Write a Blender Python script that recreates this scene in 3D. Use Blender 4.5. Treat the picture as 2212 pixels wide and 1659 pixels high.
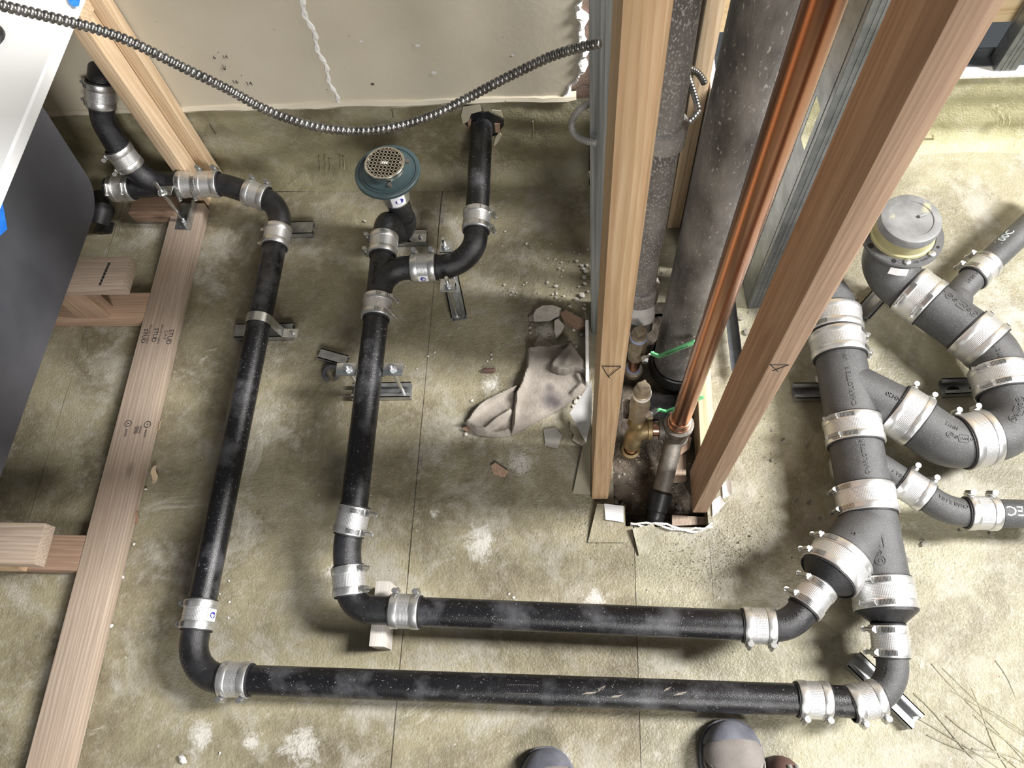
import bpy, bmesh, math, random
from mathutils import Vector, Matrix
random.seed(7)
R = math.radians
SC = bpy.context.scene
COL = SC.collection
for o in list(bpy.data.objects):
    bpy.data.objects.remove(o)

# ------------------------------------------------------------------ camera
W, HH, F = 2212.0, 1659.0, 1661.0
CAMZ = 1.75
CR = Matrix(((0.9965612, 0.03493728, -0.07513435),
             (-0.00100663, 0.91180015, 0.41063301),
             (0.08285391, -0.40914529, 0.90869982)))      # rows: right, up, back
CAM = Vector((0, 0, CAMZ))
cd = bpy.data.cameras.new('camera')
cd.sensor_fit = 'HORIZONTAL'; cd.sensor_width = 36.0; cd.lens = 36.0 * F / W
cd.clip_start = 0.02; cd.clip_end = 60
cam = bpy.data.objects.new('camera', cd); COL.objects.link(cam)
m = CR.transposed().to_4x4(); m.translation = CAM
cam.matrix_world = m
SC.camera = cam

# ------------------------------------------------------------------ world, lights, exposure
wd = bpy.data.worlds.new('world'); SC.world = wd; wd.use_nodes = True
bg = wd.node_tree.nodes['Background']
bg.inputs[0].default_value = (0.86, 0.93, 1.0, 1); bg.inputs[1].default_value = 0.09

def area(name, loc, target, sx, sy, power, col):
    l = bpy.data.lights.new(name, 'AREA'); l.shape = 'RECTANGLE'; l.size = sx; l.size_y = sy
    l.energy = power; l.color = col
    o = bpy.data.objects.new(name, l); COL.objects.link(o); o.location = loc
    d = Vector(target) - Vector(loc)
    o.rotation_euler = d.to_track_quat('-Z', 'Y').to_euler()
    return o
area('window_daylight', (3.6, 0.66, 3.7), (0.1, 0.6, 0.0), 0.65, 1.5, 500, (1.0, 0.98, 0.955))
area('window_behind', (1.35, -3.2, 2.9), (-0.1, 0.9, 0.2), 1.3, 1.3, 150, (1.0, 0.97, 0.93))
SC.view_settings.view_transform = 'Standard'
SC.view_settings.look = 'None'
SC.view_settings.exposure = 0.30
SC.view_settings.gamma = 1.0
SC.view_settings.use_curve_mapping = False

# ------------------------------------------------------------------ measuring helpers
def ray(px, py):
    return CR.transposed() @ Vector(((px - W / 2) / F, -(py - HH / 2) / F, -1.0))
def P(px, py, z=0.0):
    d = ray(px, py); return CAM + d * ((z - CAMZ) / d.z)
def PY(px, py, y):
    d = ray(px, py); return CAM + d * (y / d.y)
def PX(px, py, x):
    d = ray(px, py); return CAM + d * (x / d.x)
def PD(px, py, t):
    return CAM + ray(px, py) * t
def proj(p):
    c = CR @ (Vector(p) - CAM)
    return W / 2 - c.x / c.z * F, HH / 2 + c.y / c.z * F
def zup(xy, py):
    lo, hi = -0.3, 1.7
    for _ in range(40):
        mm = (lo + hi) / 2
        if proj((xy[0], xy[1], mm))[1] > py: lo = mm
        else: hi = mm
    return lo

# ------------------------------------------------------------------ materials
def nd(nt, t, **kw):
    n = nt.nodes.new(t)
    for k, v in kw.items(): setattr(n, k, v)
    return n
def base_mat(name):
    mt = bpy.data.materials.new(name); mt.use_nodes = True
    nt = mt.node_tree; b = nt.nodes['Principled BSDF']
    return mt, nt, b
def coords(nt, stretch=(1, 1, 1), world=False):
    tc = nd(nt, 'ShaderNodeTexCoord')
    if world:
        g = nd(nt, 'ShaderNodeNewGeometry'); src = g.outputs['Position']
    else:
        oi = nd(nt, 'ShaderNodeObjectInfo')
        ml = nd(nt, 'ShaderNodeVectorMath', operation='SCALE'); ml.inputs[0].default_value = (7.3, 3.1, 5.7)
        nt.links.new(oi.outputs['Random'], ml.inputs['Scale'])
        ad = nd(nt, 'ShaderNodeVectorMath', operation='ADD')
        nt.links.new(tc.outputs['Object'], ad.inputs[0]); nt.links.new(ml.outputs[0], ad.inputs[1]); src = ad.outputs[0]
    mp = nd(nt, 'ShaderNodeMapping'); mp.inputs['Scale'].default_value = stretch
    nt.links.new(src, mp.inputs['Vector'])
    return mp.outputs[0]
def noise(nt, vec, scale, detail=5, rough=.55, dist=0):
    n = nd(nt, 'ShaderNodeTexNoise'); n.inputs['Scale'].default_value = scale
    n.inputs['Detail'].default_value = detail; n.inputs['Roughness'].default_value = rough
    n.inputs['Distortion'].default_value = dist
    nt.links.new(vec, n.inputs['Vector']); return n.outputs['Fac']
def ramp(nt, fac, stops):
    r = nd(nt, 'ShaderNodeValToRGB'); e = r.color_ramp.elements
    while len(e) < len(stops): e.new(0.5)
    for i, (p, c) in enumerate(stops):
        e[i].position = p; e[i].color = (c[0], c[1], c[2], 1) if isinstance(c, (tuple, list)) else (c, c, c, 1)
    nt.links.new(fac, r.inputs[0]); return r.outputs[0]
def mix(nt, fac, a, b):
    x = nd(nt, 'ShaderNodeMix', data_type='RGBA')
    if isinstance(fac, float): x.inputs[0].default_value = fac
    else: nt.links.new(fac, x.inputs[0])
    for v, i in ((a, 6), (b, 7)):
        if isinstance(v, tuple): x.inputs[i].default_value = (*v, 1)
        else: nt.links.new(v, x.inputs[i])
    return x.outputs[2]
def bump(nt, b, h, strength, dist=.002):
    n = nd(nt, 'ShaderNodeBump'); n.inputs['Strength'].default_value = strength; n.inputs['Distance'].default_value = dist
    nt.links.new(h, n.inputs['Height']); nt.links.new(n.outputs[0], b.inputs['Normal'])
MATS = {}
def mat(name, c1, c2=None, scale=8, rough=.5, metal=0.0, bmp=0.0, bscale=120, stretch=(1, 1, 1), lo=.35, hi=.65,
        speck=None, rvar=0.0, spec=.5, trans=0.0, bdist=.002):
    mt, nt, b = base_mat(name)
    v = coords(nt, stretch)
    c2 = c2 or c1
    f = noise(nt, v, scale)
    col = ramp(nt, f, [(lo, c1), (hi, c2)])
    if speck:
        sc, sscale, th = speck
        sf = ramp(nt, noise(nt, v, sscale, 3, .6), [(th, 0.0), (th + .08, 1.0)])
        col = mix(nt, sf, col, sc)
    nt.links.new(col, b.inputs['Base Color'])
    b.inputs['Roughness'].default_value = rough; b.inputs['Metallic'].default_value = metal
    b.inputs['Specular IOR Level'].default_value = spec
    if rvar:
        rr = nd(nt, 'ShaderNodeMapRange'); rr.inputs[3].default_value = rough - rvar; rr.inputs[4].default_value = rough + rvar
        nt.links.new(noise(nt, v, scale * 2.3, 4), rr.inputs[0]); nt.links.new(rr.outputs[0], b.inputs['Roughness'])
    if bmp: bump(nt, b, noise(nt, v, bscale, 4), bmp, bdist)
    if trans: b.inputs['Transmission Weight'].default_value = trans
    MATS[name] = mt
    return mt

def wood(name, c1, c2, c3, ring=38, rough=.62, stain=None, streak=1.0):
    mt, nt, b = base_mat(name)
    v = coords(nt, (1, 1, .045))
    w = noise(nt, v, 9, 4, .5)
    ad = nd(nt, 'ShaderNodeVectorMath', operation='MULTIPLY_ADD')
    nt.links.new(v, ad.inputs[0]); ad.inputs[1].default_value = (1, 1, 1)
    cx = nd(nt, 'ShaderNodeCombineXYZ'); ml = nd(nt, 'ShaderNodeMath', operation='MULTIPLY'); ml.inputs[1].default_value = .09
    nt.links.new(w, ml.inputs[0]); nt.links.new(ml.outputs[0], cx.inputs[0]); nt.links.new(ml.outputs[0], cx.inputs[1])
    nt.links.new(cx.outputs[0], ad.inputs[2])
    wv = nd(nt, 'ShaderNodeTexWave', wave_type='RINGS', rings_direction='Z', wave_profile='SAW')
    wv.inputs['Scale'].default_value = ring; wv.inputs['Distortion'].default_value = 1.2; wv.inputs['Detail'].default_value = 2
    nt.links.new(ad.outputs[0], wv.inputs['Vector'])
    rings = ramp(nt, wv.outputs['Fac'], [(0.0, c2), (.4, c1), (.86, c3), (1.0, c2)])
    rings = mix(nt, .5, rings, c1)
    fine = noise(nt, v, 160, 3, .6)
    fr = ramp(nt, fine, [(.40, 0.0), (.75, .55)])
    col = mix(nt, fr, rings, tuple(x * .8 for x in c3))
    v2 = coords(nt, (1, 1, .25))
    big = ramp(nt, noise(nt, v2, 7, 4), [(.48, 0.0), (.80, .55)])
    col = mix(nt, big, col, stain or c3)
    # knots
    vo = nd(nt, 'ShaderNodeTexVoronoi'); vo.inputs['Scale'].default_value = 5.5
    v3 = coords(nt, (1, 1, .45)); nt.links.new(v3, vo.inputs['Vector'])
    kn = ramp(nt, vo.outputs['Distance'], [(0.03, 1.0), (.085, 0.0)])
    col = mix(nt, kn, col, tuple(x * .38 for x in c3))
    nt.links.new(col, b.inputs['Base Color']); b.inputs['Roughness'].default_value = rough
    b.inputs['Specular IOR Level'].default_value = .25
    bump(nt, b, fine, .3, .0008)
    MATS[name] = mt
    return mt

mat('iron_black', (.007, .007, .008), (.024, .024, .027), 16, .27, bmp=.6, bscale=700, rvar=.1, speck=((.22, .22, .22), 260, .67), bdist=.0014)
mat('iron_dusty', (.006, .006, .0075), (.10, .10, .108), 13, .30, bmp=.45, bscale=520, rvar=.14, speck=((.20, .20, .21), 210, .64), bdist=.0014, lo=.50, hi=.80, stretch=(1, 1, 1))
mat('iron_grey', (.052, .053, .055), (.088, .089, .091), 9, .40, bmp=.6, bscale=1000, rvar=.09, speck=((.21, .21, .21), 520, .60), bdist=.0012)
mat('steel', (.66, .66, .65), (.80, .80, .79), 14, .38, .95, bmp=.06, bscale=60, rvar=.08)
mat('steel_screw', (.42, .42, .41), (.62, .62, .61), 60, .42, 1.0)
mat('rubber', (.012, .012, .013), (.022, .022, .023), 30, .6, bmp=.1)
mat('galv', (.20, .22, .24), (.56, .59, .61), 70, .40, .85, bmp=.08, bscale=90, rvar=.1, stretch=(1, 1, .02), lo=.36, hi=.64)
mat('galv_dark', (.10, .11, .12), (.17, .18, .19), 18, .45, .7, rvar=.1)
mat('strut', (.36, .37, .38), (.55, .56, .56), 40, .4, .9, rvar=.1)
mat('zinc', (.60, .62, .63), (.76, .77, .77), 50, .3, 1.0, rvar=.1)
wood('pine_fresh', (.50, .345, .205), (.57, .42, .27), (.36, .215, .11), 30)
wood('pine_grey', (.40, .32, .255), (.48, .40, .325), (.27, .20, .15), 34, stain=(.34, .24, .165))
wood('block_white', (.55, .52, .48), (.62, .60, .56), (.44, .40, .36), 40)
wood('pine_pale', (.62, .475, .32), (.70, .565, .41), (.44, .29, .165), 32)
wood('fir_pink', (.43, .295, .205), (.49, .35, .255), (.28, .18, .12), 36)
wood('fir_red', (.30, .20, .14), (.38, .27, .20), (.20, .125, .085), 30)
mat('galv_mid', (.16, .172, .18), (.27, .285, .29), 22, .42, .8, bmp=.08, bscale=90, rvar=.1)
mat('copper', (.34, .165, .10), (.74, .43, .29), 10, .25, 1.0, bmp=.05, bscale=70, stretch=(1, 1, .06), rvar=.08)
mat('brass_dull', (.25, .205, .14), (.44, .385, .30), 30, .5, .5, bmp=.25, bscale=140, rvar=.12)
mat('brass_old', (.17, .125, .06), (.30, .23, .125), 26, .48, .6, bmp=.25, bscale=120, rvar=.1)
mat('bronze_grey', (.10, .09, .078), (.20, .18, .155), 26, .55, .4, bmp=.3, bscale=160, rvar=.1)
mat('lead_pipe', (.085, .082, .080), (.32, .315, .305), 15, .46, .15, bmp=.6, bscale=240, speck=((.50, .49, .47), 170, .62), lo=.36, hi=.70, stretch=(1, 1, .45))
mat('old_pipe', (.14, .125, .12), (.40, .38, .36), 9, .6, .1, bmp=.5, bscale=130, speck=((.52, .51, .49), 300, .54), stretch=(1, 1, .5))
mat('plaster_white', (.68, .67, .64), (.82, .81, .78), 40, .85, bmp=.6, bscale=180)
mat('plaster_crumb', (.50, .47, .41), (.66, .63, .57), 60, .9, bmp=.5, bscale=260)
mat('stone', (.24, .215, .175), (.40, .37, .315), 50, .9, bmp=.6, bscale=200)
mat('dirt', (.045, .035, .026), (.13, .105, .08), 26, .95, bmp=1.0, bscale=140, speck=((.34, .31, .26), 120, .66), bdist=.006)
mat('dust_grey', (.13, .115, .095), (.26, .235, .20), 40, .95, bmp=.9, bscale=220)
mat('black_matte', (.006, .006, .006), (.02, .018, .017), 40, .85, bmp=.6, bscale=90, spec=.1)
mat('black_plastic_and_shade', (.010, .010, .011), (.02, .02, .021), 20, .35)
mat('tub_white', (.83, .84, .85), (.86, .87, .88), 5, .16)
mat('tub_grey', (.055, .057, .068), (.085, .087, .10), 5, .5, bmp=.15, bscale=300, speck=((.2, .2, .22), 24, .74))
mat('tape_blue', (.012, .16, .72), (.03, .25, .9), 30, .5, bmp=.6, bscale=60)
mat('drain_green', (.036, .060, .066), (.052, .082, .09), 12, .42, bmp=.25, bscale=260)
mat('nickel', (.74, .70, .64), (.86, .83, .78), 30, .18, 1.0)
mat('paper', (.74, .74, .74), (.82, .82, .81), 12, .8, bmp=.1, bscale=40)
mat('sticker', (.80, .80, .84), (.86, .86, .90), 40, .45)
mat('ink_blue', (.03, .035, .22), (.05, .05, .3), 20, .5)
mat('ink', (.012, .012, .015), (.03, .03, .035), 120, .8)
mat('ink_soft', (.055, .045, .045), (.16, .13, .12), 260, .8)
mat('paint_print', (.55, .70, .74), (.72, .82, .84), 200, .6)
mat('handle_green', (.10, .42, .17), (.16, .52, .24), 20, .45)
mat('sealant_blue', (.30, .42, .75), (.42, .52, .82), 60, .6)
mat('terry', (.27, .238, .21), (.40, .36, .325), 16, .95, bmp=1.0, bscale=420, bdist=.004)
mat('shoe_rubber', (.065, .068, .085), (.15, .155, .185), 18, .7, bmp=.2, bscale=160)
mat('shoe_leather', (.07, .062, .055), (.15, .135, .12), 22, .72, bmp=.35, bscale=210)
mat('shoe_toe', (.155, .138, .126), (.22, .20, .185), 14, .75, bmp=.2, bscale=240)
mat('lace', (.36, .33, .30), (.50, .47, .43), 90, .85, bmp=.5, bscale=500)
mat('boot_brown', (.075, .035, .028), (.14, .085, .07), 14, .6)
mat('boot_rib', (.17, .165, .15), (.23, .225, .21), 14, .6)
mat('conduit', (.14, .135, .128), (.32, .31, .295), 60, .36, .95, rvar=.08)
mat('conduit_old', (.20, .195, .185), (.36, .35, .335), 40, .6, .6)
mat('shaving', (.62, .48, .32), (.72, .60, .44), 30, .75)
mat('skim', (.40, .36, .27), (.50, .46, .36), 12, .8)
mat('gasket', (.05, .052, .055), (.10, .10, .105), 30, .5)
mat('film', (.30, .29, .26), (.40, .39, .36), 12, .25)
mat('cap_grey', (.12, .123, .126), (.21, .213, .213), 18, .5, bmp=.25, bscale=90, speck=((.36, .34, .22), 16, .66))
mat('skim_yellow', (.28, .255, .13), (.38, .355, .20), 14, .55, bmp=.5, bscale=60)

def grid_steel():
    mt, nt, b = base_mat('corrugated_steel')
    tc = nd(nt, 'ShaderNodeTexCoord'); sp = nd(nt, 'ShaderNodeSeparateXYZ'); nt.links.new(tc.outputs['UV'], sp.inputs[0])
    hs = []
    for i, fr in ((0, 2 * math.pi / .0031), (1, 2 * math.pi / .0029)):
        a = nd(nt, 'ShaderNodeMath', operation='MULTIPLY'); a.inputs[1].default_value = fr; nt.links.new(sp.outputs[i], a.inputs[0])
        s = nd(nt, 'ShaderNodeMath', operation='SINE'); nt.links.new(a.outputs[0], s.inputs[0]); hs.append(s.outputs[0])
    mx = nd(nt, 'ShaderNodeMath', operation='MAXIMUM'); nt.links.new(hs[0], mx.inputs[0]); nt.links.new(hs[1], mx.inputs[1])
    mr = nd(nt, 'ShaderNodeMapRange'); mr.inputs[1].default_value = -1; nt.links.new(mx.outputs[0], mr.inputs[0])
    col = ramp(nt, mr.outputs[0], [(.25, (.30, .30, .31)), (.75, (.84, .84, .84))])  # troughs of the embossed grid coloured darker to stand for their shade
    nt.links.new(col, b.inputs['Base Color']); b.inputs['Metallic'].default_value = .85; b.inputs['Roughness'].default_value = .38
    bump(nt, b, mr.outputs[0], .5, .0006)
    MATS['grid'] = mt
    mt, nt, b = base_mat('slotted_steel')
    tc = nd(nt, 'ShaderNodeTexCoord'); sp = nd(nt, 'ShaderNodeSeparateXYZ'); nt.links.new(tc.outputs['UV'], sp.inputs[0])
    a = nd(nt, 'ShaderNodeMath', operation='MULTIPLY'); a.inputs[1].default_value = 2 * math.pi / .0026; nt.links.new(sp.outputs[0], a.inputs[0])
    s = nd(nt, 'ShaderNodeMath', operation='SINE'); nt.links.new(a.outputs[0], s.inputs[0])
    col = ramp(nt, s.outputs[0], [(.1, (.12, .12, .12)), (.5, (.72, .72, .71))])
    nt.links.new(col, b.inputs['Base Color']); b.inputs['Metallic'].default_value = .9; b.inputs['Roughness'].default_value = .3
    MATS['slots'] = mt
grid_steel()

DUST = [tuple(P(x, y)[:2]) + (r_,) for x, y, r_ in ((1040, 1170, .13), (1125, 1000, .10), (1060, 830, .07), (650, 1610, .12), (540, 1605, .05), (1220, 1640, .06), (1290, 1290, .08), (430, 1590, .09), (940, 1107, .04), (1180, 720, .08), (1945, 1380, .06), (720, 1235, .07))]
def floor_mat(name, tan, olive, dust, gloss=.42, wall=False):
    mt, nt, b = base_mat(name)
    v = coords(nt, (1, 1, 1), world=True)
    a = ramp(nt, noise(nt, v, 3.1, 7, .66, .6), [(.40, tuple(x * .78 for x in tan)), (.58, olive)])
    d = ramp(nt, noise(nt, v, 5.3, 9, .74, .3), [(.50, 0.0), (.64, 1.0)])
    col = mix(nt, d, a, dust)
    d2 = ramp(nt, noise(nt, v, 1.7, 8, .75, 1.5), [(.60, 0.0), (.66, 1.0)])
    col = mix(nt, d2, col, tuple(min(.62, x * 1.35) for x in dust))
    # spilled plaster dust where it lies on this floor (x, y, radius)
    acc = None
    for (sx, sy, sr) in DUST:
        ds = nd(nt, 'ShaderNodeVectorMath', operation='DISTANCE'); nt.links.new(v, ds.inputs[0]); ds.inputs[1].default_value = (sx, sy, 0)
        mr = nd(nt, 'ShaderNodeMapRange'); mr.inputs[1].default_value = 0; mr.inputs[2].default_value = sr; mr.inputs[3].default_value = .50; mr.inputs[4].default_value = 0
        nt.links.new(ds.outputs['Value'], mr.inputs[0])
        if acc is None: acc = mr.outputs[0]
        else:
            mx = nd(nt, 'ShaderNodeMath', operation='MAXIMUM'); nt.links.new(acc, mx.inputs[0]); nt.links.new(mr.outputs[0], mx.inputs[1]); acc = mx.outputs[0]
    pw = nd(nt, 'ShaderNodeMath', operation='ADD'); nt.links.new(acc, pw.inputs[0]); nt.links.new(noise(nt, v, 26, 12, .86, .6), pw.inputs[1])
    pf = ramp(nt, pw.outputs[0], [(.82, 0.0), (.96, .8)])
    col = mix(nt, pf, col, (.60, .58, .54))
    dk = ramp(nt, noise(nt, v, 70, 4, .7), [(.67, 0.0), (.74, .7)])
    col = mix(nt, dk, col, tuple(x * .45 for x in tan))
    wh = ramp(nt, noise(nt, v, 110, 3, .6), [(.69, 0.0), (.75, .8)])
    col = mix(nt, wh, col, (.52, .50, .46))
    nt.links.new(col, b.inputs['Base Color'])
    rr = nd(nt, 'ShaderNodeMapRange'); rr.inputs[3].default_value = gloss; rr.inputs[4].default_value = .85
    nt.links.new(d, rr.inputs[0]); nt.links.new(rr.outputs[0], b.inputs['Roughness'])
    b.inputs['Specular IOR Level'].default_value = .35
    gr = ramp(nt, noise(nt, v, 33, 10, .8), [(.50, 0.0), (.72, .55)])
    h = nd(nt, 'ShaderNodeMath', operation='ADD'); h2 = nd(nt, 'ShaderNodeMath', operation='ADD')
    nt.links.new(noise(nt, v, 45, 6, .7), h.inputs[0]); nt.links.new(noise(nt, v, 9, 3), h.inputs[1])
    nt.links.new(h.outputs[0], h2.inputs[0]); nt.links.new(noise(nt, v, 190, 3, .6), h2.inputs[1])
    col = mix(nt, gr, col, tuple(x * 1.22 for x in dust)); nt.links.new(col, b.inputs['Base Color'])
    bump(nt, b, h2.outputs[0], .42, .006)
    MATS[name] = mt
floor_mat('floor', (.195, .168, .110), (.275, .246, .163), (.35, .328, .275))
floor_mat('floor_right', (.245, .222, .152), (.32, .298, .205), (.395, .375, .32), .34)
floor_mat('membrane', (.215, .19, .115), (.29, .265, .165), (.33, .31, .23), .34)
floor_mat('membrane_right', (.30, .28, .155), (.38, .36, .215), (.44, .42, .30), .4)

def wall_mat():
    mt, nt, b = base_mat('wall_paint')
    v = coords(nt, (1, 1, 1), world=True)
    col = ramp(nt, noise(nt, v, 2.2, 5), [(.35, (.55, .495, .39)), (.68, (.65, .60, .485))])
    sc = ramp(nt, noise(nt, v, 38, 4, .65), [(.70, 0.0), (.74, .8)])
    col = mix(nt, sc, col, (.23, .20, .16))
    nt.links.new(col, b.inputs['Base Color']); b.inputs['Roughness'].default_value = .5; b.inputs['Specular IOR Level'].default_value = .35
    bump(nt, b, noise(nt, v, 60, 6, .6), .25, .002)
    MATS['wall'] = mt
    # wire lath over brown coat
    mt, nt, b = base_mat('wire_lath')
    v = coords(nt, (1, 1, 1), world=True)
    vo = nd(nt, 'ShaderNodeTexVoronoi', feature='DISTANCE_TO_EDGE'); vo.inputs['Scale'].default_value = 150; nt.links.new(v, vo.inputs['Vector'])
    e = ramp(nt, vo.outputs['Distance'], [(.05, 1.0), (.10, 0.0)])
    bb = ramp(nt, noise(nt, v, 30, 5), [(.35, (.12, .065, .045)), (.65, (.36, .22, .16))])
    col = mix(nt, e, bb, (.30, .27, .24))
    nt.links.new(col, b.inputs['Base Color']); b.inputs['Roughness'].default_value = .8
    bump(nt, b, e, .8, .003)
    MATS['lath'] = mt
    # plywood
    mt, nt, b = base_mat('plywood')
    v = coords(nt, (.35, 1, 3.2), world=True)
    col = ramp(nt, noise(nt, v, 7, 6, .6, 1.6), [(.3, (.48, .32, .16)), (.55, (.66, .50, .29)), (.72, (.72, .58, .38))])
    nt.links.new(col, b.inputs['Base Color']); b.inputs['Roughness'].default_value = .55
    MATS['plywood'] = mt
wall_mat()
def terry_mat():
    mt, nt, b = base_mat('terry_stained')
    v = coords(nt, (1, 1, 1), world=True)
    col = ramp(nt, noise(nt, v, 16, 6, .6), [(.35, (.29, .255, .22)), (.66, (.42, .38, .335))])
    for (x, y, r_) in ((1190, 862, .022), (1206, 872, .014), (1188, 835, .012)):
        q = P(x, y, .03)
        ds = nd(nt, 'ShaderNodeVectorMath', operation='DISTANCE'); nt.links.new(v, ds.inputs[0]); ds.inputs[1].default_value = q
        mr = nd(nt, 'ShaderNodeMapRange'); mr.inputs[1].default_value = r_ * .2; mr.inputs[2].default_value = r_ * 1.5; mr.inputs[3].default_value = .85; mr.inputs[4].default_value = 0
        nt.links.new(ds.outputs['Value'], mr.inputs[0]); col = mix(nt, mr.outputs[0], col, (.06, .05, .065))
    nt.links.new(col, b.inputs['Base Color']); b.inputs['Roughness'].default_value = .95; b.inputs['Specular IOR Level'].default_value = .1
    h = nd(nt, 'ShaderNodeMath', operation='ADD'); nt.links.new(noise(nt, v, 700, 3, .6), h.inputs[0]); nt.links.new(noise(nt, v, 160, 3), h.inputs[1])
    bump(nt, b, h.outputs[0], .8, .0035)
    MATS['terry'] = mt
terry_mat()

# ------------------------------------------------------------------ mesh helpers
OFF = {}
class MB:
    def __init__(s): s.v = []; s.f = []; s.uv = []
    def add(s, vs, fs, uvs=None):
        n = len(s.v); s.v += [Vector(x) for x in vs]
        for i, f in enumerate(fs):
            s.f.append([n + k for k in f]); s.uv.append(uvs[i] if uvs else None)
        return s
    def box(s, c, size, M=None, bev=0):
        x, y, z = (q / 2 for q in size); c = Vector(c)
        if not bev:
            vs = [Vector((sx * x, sy * y, sz * z)) for sx in (-1, 1) for sy in (-1, 1) for sz in (-1, 1)]
            fs = [(0, 1, 3, 2), (4, 6, 7, 5), (0, 4, 5, 1), (2, 3, 7, 6), (0, 2, 6, 4), (1, 5, 7, 3)]
        else:
            bm = bmesh.new(); bmesh.ops.create_cube(bm, size=1, matrix=Matrix.Diagonal((2 * x, 2 * y, 2 * z, 1)))
            bmesh.ops.bevel(bm, geom=bm.edges[:], offset=bev, segments=2, affect='EDGES', profile=.6)
            bm.verts.index_update()
            vs = [v.co.copy() for v in bm.verts]; fs = [[v.index for v in f.verts] for f in bm.faces]; bm.free()
        vs = [((M @ v) if M else v) + c for v in vs]
        return s.add(vs, fs)
    def tube(s, pts, rad, seg=20, caps=True, up=None):
        pts = [Vector(p) for p in pts]; n = len(pts)
        if not isinstance(rad, (list, tuple)): rad = [rad] * n
        T = []
        for i in range(n):
            t = pts[min(i + 1, n - 1)] - pts[max(i - 1, 0)]
            if t.length < 1e-9: t = T[-1] if T else Vector((0, 0, 1))
            T.append(t.normalized())
        a = up or (Vector((0, 0, 1)) if abs(T[0].z) < .9 else Vector((0, 1, 0)))
        N = (a - T[0] * a.dot(T[0])).normalized()
        vs = []; fs = []; uvs = []; sl = 0; S = []
        for i in range(n):
            if i:
                q = T[i - 1].rotation_difference(T[i]); N = (q @ N).normalized(); sl += (pts[i] - pts[i - 1]).length
            S.append(sl); B = T[i].cross(N)
            for k in range(seg):
                an = 2 * math.pi * k / seg
                vs.append(pts[i] + (N * math.cos(an) + B * math.sin(an)) * rad[i])
        for i in range(n - 1):
            for k in range(seg):
                k2 = (k + 1) % seg
                fs.append((i * seg + k, i * seg + k2, (i + 1) * seg + k2, (i + 1) * seg + k))
                c = 2 * math.pi * max(rad) / seg
                uvs.append(((S[i], k * c), (S[i], (k + 1) * c), (S[i + 1], (k + 1) * c), (S[i + 1], k * c)))
        if caps:
            fs.append(tuple(range(seg))[::-1]); uvs.append(None)
            fs.append(tuple((n - 1) * seg + k for k in range(seg))); uvs.append(None)
        return s.add(vs, fs, uvs)
    def lathe(s, prof, seg=32, M=None, a0=0, a1=None):
        full = a1 is None; vs = []; fs = []; uvs = []
        cnt = seg if full else seg + 1; n = len(prof); rm = max(p[0] for p in prof)
        for r, h in prof:
            for k in range(cnt):
                an = 2 * math.pi * k / seg if full else a0 + (a1 - a0) * k / seg
                vs.append(Vector((r * math.cos(an), r * math.sin(an), h)))
        span = 2 * math.pi if full else a1 - a0
        for i in range(n - 1):
            for k in range(seg):
                k2 = (k + 1) % cnt
                fs.append((i * cnt + k, i * cnt + k2, (i + 1) * cnt + k2, (i + 1) * cnt + k))
                u0 = span * rm * k / seg; u1 = span * rm * (k + 1) / seg
                uvs.append(((u0, prof[i][1]), (u1, prof[i][1]), (u1, prof[i + 1][1]), (u0, prof[i + 1][1])))
        if M: vs = [M @ v for v in vs]
        return s.add(vs, fs, uvs)
    def poly(s, pts, th):
        """flat polygon (list of 3-D points, roughly planar) thickened downwards by the vector th"""
        pts = [Vector(p) for p in pts]; n = len(pts); th = Vector(th)
        vs = pts + [p - th for p in pts]
        fs = [tuple(range(n)), tuple(range(2 * n - 1, n - 1, -1))] + [(i, n + i, n + (i + 1) % n, (i + 1) % n) for i in range(n)]
        return s.add(vs, fs)
    def mesh(s, name, off, smooth=35):
        me = bpy.data.meshes.new(name)
        me.from_pydata([v - off for v in s.v], [], s.f)
        if any(s.uv):
            ul = me.uv_layers.new(name='UVMap'); d = ul.data; i = 0
            for f, u in zip(s.f, s.uv):
                for k in range(len(f)):
                    if u: d[i].uv = u[k]
                    i += 1
        me.validate(); me.update()
        if smooth:
            me.polygons.foreach_set('use_smooth', [True] * len(me.polygons)); me.set_sharp_from_angle(angle=R(smooth))
        return me
    def build(s, name, material, parent=None, label=None, cat=None, group=None, kind=None, smooth=35, origin=None):
        if parent is not None: off = OFF[parent.name]
        elif origin is not None: off = Vector(origin)
        else:
            xs = [v.x for v in s.v]; ys = [v.y for v in s.v]; zs = [v.z for v in s.v]
            off = Vector(((min(xs) + max(xs)) / 2, (min(ys) + max(ys)) / 2, min(zs)))
        me = s.mesh(name, off, smooth); me.materials.append(MATS[material])
        o = bpy.data.objects.new(name, me); COL.objects.link(o)
        if parent is not None: o.parent = parent
        else: o.location = off
        OFF[o.name] = off
        tag(o, label, cat, group, kind)
        return o
def tag(o, label=None, cat=None, group=None, kind=None):
    if label: o['label'] = label
    if cat: o['category'] = cat
    if group: o['group'] = group
    if kind: o['kind'] = kind
    return o
def thing(name, loc, label, cat, group=None):
    o = bpy.data.objects.new(name, None); COL.objects.link(o); o.location = loc; o.empty_display_size = .03
    OFF[o.name] = Vector(loc)
    return tag(o, label, cat, group)
def frame(z, x):
    z = Vector(z).normalized(); x = Vector(x); x = (x - z * x.dot(z)).normalized(); y = z.cross(x)
    return Matrix((x, y, z)).transposed()
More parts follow.
